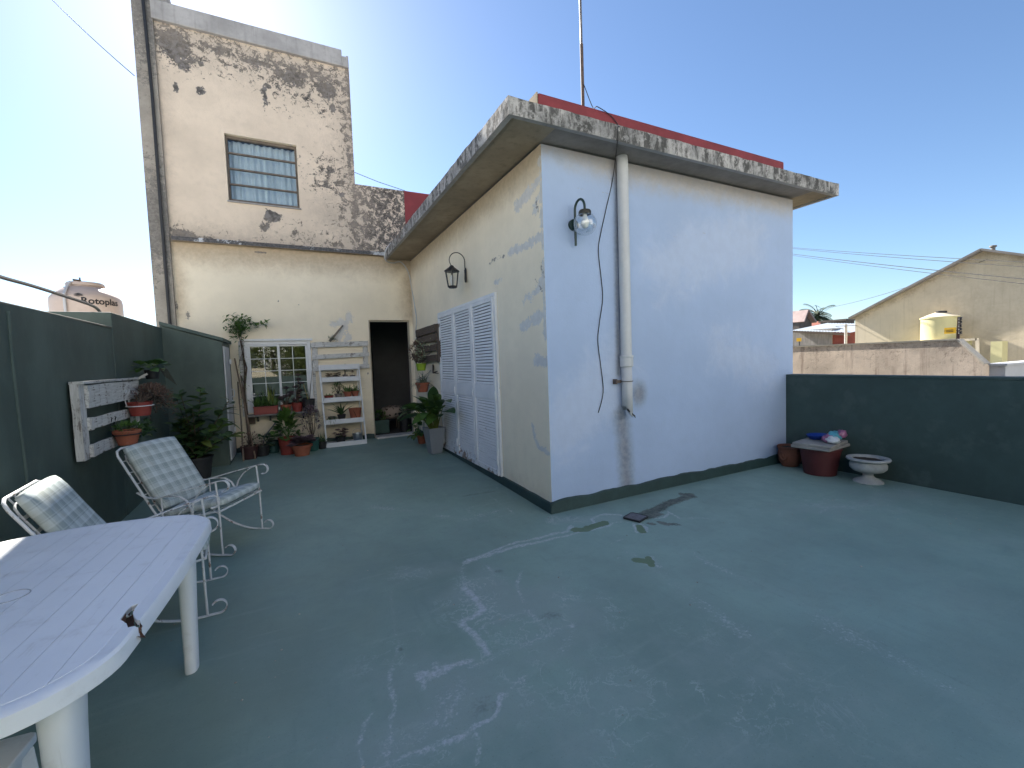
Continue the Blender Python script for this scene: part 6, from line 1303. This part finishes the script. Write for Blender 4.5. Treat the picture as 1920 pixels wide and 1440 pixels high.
m = MB(); m.lathe([(rk * .51, 0), (rk * .535, .01), (rk * .535, .05), (rk * .5, .075), (rk * .25, .09), (0, .092)], (cxk, tk.y, ztop - .06), 36); m.build('lid', m_tk, rtk)
m = MB(); m.tube([(cxk - rk * .25, tk.y - rk * .48, ztop), (cxk - rk * .30, tk.y - rk * .6, zn), (cxk - rk * .27, tk.y - rk * 1.02, zsh), (cxk - rk * .25, tk.y - rk * 1.03, tk.z + .1)], .022, 8); m.build('fill_pipe', m_pvc, rtk)
m = MB(); m.tube([(cxk + .02, tk.y - rk * .5, ztop + .02), (cxk - .1, tk.y - rk * .45, ztop + .04)], .02, 6); m.tube([(cxk + .0, tk.y - rk * .45, ztop - .02), (cxk + .0, tk.y - rk * .45, ztop + .09)], .014, 6); m.build('float_valve', m_stem, rtk)
# lettering bent round the tank
cu = bpy.data.curves.new('lettering', 'FONT'); cu.body = 'Rotoplas'; cu.size = .17; cu.extrude = .0; cu.offset = .004; cu.align_x = 'CENTER'
tmp = bpy.data.objects.new('lettering', cu); coll.objects.link(tmp); bpy.context.view_layer.update()
me = bpy.data.meshes.new_from_object(tmp.evaluated_get(bpy.context.evaluated_depsgraph_get())); bpy.data.objects.remove(tmp)
bm = bmesh.new(); bm.from_mesh(me); bmesh.ops.subdivide_edges(bm, edges=bm.edges[:], cuts=1)
ang0 = R(-90 + 40); zt_ = zsh - .17
for v_ in bm.verts:
    a_ = ang0 + v_.co.x / rk; v_.co = Vector((cxk + (rk + .004) * math.cos(a_), tk.y + (rk + .004) * math.sin(a_), zt_ + v_.co.y)) - tk
bm.to_mesh(me); bm.free(); me.name = 'lettering'; me.materials.clear(); m_ink = simple('black print', (.02, .018, .02), .6); obj('lettering', me, m_ink, rtk)
m = MB(); a0 = ang0 - .33 / rk
def onc(dx, dz): a_ = a0 + dx / rk; return (cxk + (rk + .004) * math.cos(a_), tk.y + (rk + .004) * math.sin(a_), zt_ + .16 + dz)
m.add([onc(-.07, .01), onc(0, -.01), onc(.07, .01), onc(0, .035)], [(0, 1, 2, 3)]); m.add([onc(-.07, -.012), onc(0, -.032), onc(.07, -.012), onc(.055, -.004), onc(0, -.02), onc(-.055, -.004)], [(0, 1, 4, 5), (1, 2, 3, 4)]); m.build('emblem', m_ink, rtk)
cable('service_cable', [PX(-60, 497, -3.80), PX(0, 519, -3.80), PX(60, 536, -3.80), PX(120, 555, -3.80), PX(175, 574, -3.80), Vector((-3.80, 2.35, 2.075)), Vector((-3.84, 2.6, 2.062))], .014, simple('grey cable', (.12, .11, .105), .7), 'thick grey service cable running along above the green boundary wall')
d0, d1 = ray(60, -40), ray(252, 142); m = MB(); a_ = CAM + d0 * 9; b_ = Vector((-3.9, 4.9, 0)); b_ = CAM + d1 * ((4.9 - CAM.y) / d1.y); m.tube([a_.lerp(b_, i / 8) - Vector((0, 0, .05 * 4 * (i / 8) * (1 - i / 8))) for i in range(9)], .006, 5); m.top('thin_wire', m_cab, 'thin wire running through the sky to the tall building edge', 'cable')
a_ = PY(662, 322, 7); b_ = PY(760, 358, 6); m = MB(); m.tube([a_, a_.lerp(b_, .5) - Vector((0, 0, .02)), b_], .006, 5); m.top('thin_wire', m_cab, 'short thin wire behind the mossy block of the tall building', 'cable')

# ------------------------------------------------------------------ opposite side: block added to bounce sun; trees and house seen in window glass
ab = thing('bounce_block', (0, -16, -3.6), 'unseen cream block added behind the terrace to bounce sunlight', 'building')  # unseen block added so sunlight bounces back onto the shaded terrace walls
m_bounce = plaster('cream bounce block render', (.75, .73, .69), [], var=.06, scale=.4); wins = [(x, z) for z in (-2.0, 1.2, 4.2, 7.2) for x in np.arange(-22.5, 11, 3.0)]
XA = -13.0; XB = -25.0
grid('wall', (-XA, -15, -3.59), (-1, 0, 0), (0, 0, 1), 38, 13.2, 1.0, m_bounce, ab, holes=[(-XA - x - .7, -XA - x + .7, z + 3.59, z + 1.4 + 3.59) for x, z in wins])
m = MB(); m.bb((XB, -24, -3.59), (-XA, -15.3, 9.58)); m.build('body', m_dark2, ab); m = MB(); m.bb((XB - .2, -15.3, 9.6), (-XA + .2, -14.8, 9.9)); m.build('cornice', m_bounce, ab)
for x, z in wins:
    m = MB(); m.bb((x - .72, -15.01, z - .08), (x + .72, -14.88, z)); wd = m.build('window', m_bounce, ab); m = MB(); m.bb((x - .69, -15.2, z), (x + .69, -15.18, z + 1.39)); m.build('pane', m_glass, wd)
    m = MB(); m.bb((x - .02, -15.17, z), (x + .02, -15.13, z + 1.39)); m.bb((x - .69, -15.17, z + .02), (x - .65, -15.13, z + 1.39)); m.bb((x + .65, -15.17, z + .02), (x + .69, -15.13, z + 1.39)); m.build('frame', m_white, wd)
def tree(loc, h, rad, seed, label):
    random.seed(seed); t_ = thing('garden_tree', loc, label, 'tree'); L = Vector(loc); m = MB(); m.tube([L, L + Vector((.1, 0, h * .4)), L + Vector((0, .1, h * .8))], [.22, .16, .07], 8)
    tips = []
    for i in range(9): d = rdir(10, 75); e = L + Vector((0, 0, h * .55)) + Vector((d.x * rad, d.y * rad, d.z * rad)) * .8; m.tube([L + Vector((0, 0, h * random.uniform(.35, .6))), e], [.07, .02], 6); tips.append(e)
    m.build('trunk', m_stem, t_); m = MB()
    for i in range(3400):
        c_ = random.choice(tips); d = rdir(-60, 90); p_ = c_ + d * rad * .55 * random.random() ** .5; m.leaf(p_, d + rdir(-30, 60), random.uniform(.12, .22), .09, .3, None, .2, 2, 0, .6)
    m.build('crown', m_leafy if seed % 2 else m_leaf, t_)
tree((-6.5, -12, -3.6), 7.5, 2.3, 203, 'yellowish leafy tree rising behind the rear parapet'); tree((-1.5, -13.5, -3.6), 7.2, 2.5, 205, 'broad yellowish tree behind the middle of the rear parapet'); tree((2.2, -12.5, -3.6), 7.4, 2.2, 204, 'green leafy tree behind the rear parapet corner')
tree((-2.9, -10.6, -3.6), 7.3, 2.4, 207, 'dense yellowish tree rising just behind the small cream house'); tree((-.6, -11.2, -3.6), 7.0, 2.2, 209, 'rounded yellowish tree beside the small cream house')
hb = thing('garden_house', (-3.4, -8.6, -3.6), 'small cream house with hipped roof behind the rear parapet', 'house'); m = MB(); m.bb((-4.3, -9.0, -3.59), (-2.75, -8.0, 1.12)); m.build('wall', m_gab, hb)
m = MB(); m.add([(-4.4, -9.1, 1.12), (-2.65, -9.1, 1.12), (-2.65, -7.9, 1.12), (-4.4, -7.9, 1.12), (-3.8, -8.5, 1.5), (-3.2, -8.5, 1.5)], [(0, 1, 5, 4), (1, 2, 5), (2, 3, 4, 5), (3, 0, 4)]); m.build('roof', m_gab, hb)

# a little windblown grit on the terrace floor
random.seed(301); m = MB()
for i in range(140):
    if i < 80: x, y = random.uniform(-3.5, 3.5), random.uniform(-2.6, -.1)
    elif i < 115: x, y = random.uniform(-2.9, -.1), random.uniform(.2, 4.6)
    else: x, y = random.uniform(2.4, 3.55), random.uniform(-2.2, -.1)
    if x > -.06 and y > -.08: continue
    s_ = random.uniform(.003, .009); z = fz(y) + .0035; q = random.uniform(0, 3.1); k = random.uniform(.4, 1)
    m.add([(x + s_ * math.cos(q), y + s_ * math.sin(q), z), (x - s_ * k * math.sin(q), y + s_ * k * math.cos(q), z), (x - s_ * math.cos(q), y - s_ * math.sin(q), z), (x + s_ * k * math.sin(q), y - s_ * k * math.cos(q), z), (x, y, z + s_ * .7)], [(0, 1, 4), (1, 2, 4), (2, 3, 4), (3, 0, 4)])
gr = m.build('grit', simple('pale grit', (.42, .40, .35), .9, .5, 30, .1)); gr['kind'] = 'stuff'; gr['label'] = 'scattered pale grit and crumbs on the terrace floor'; gr['category'] = 'grit'
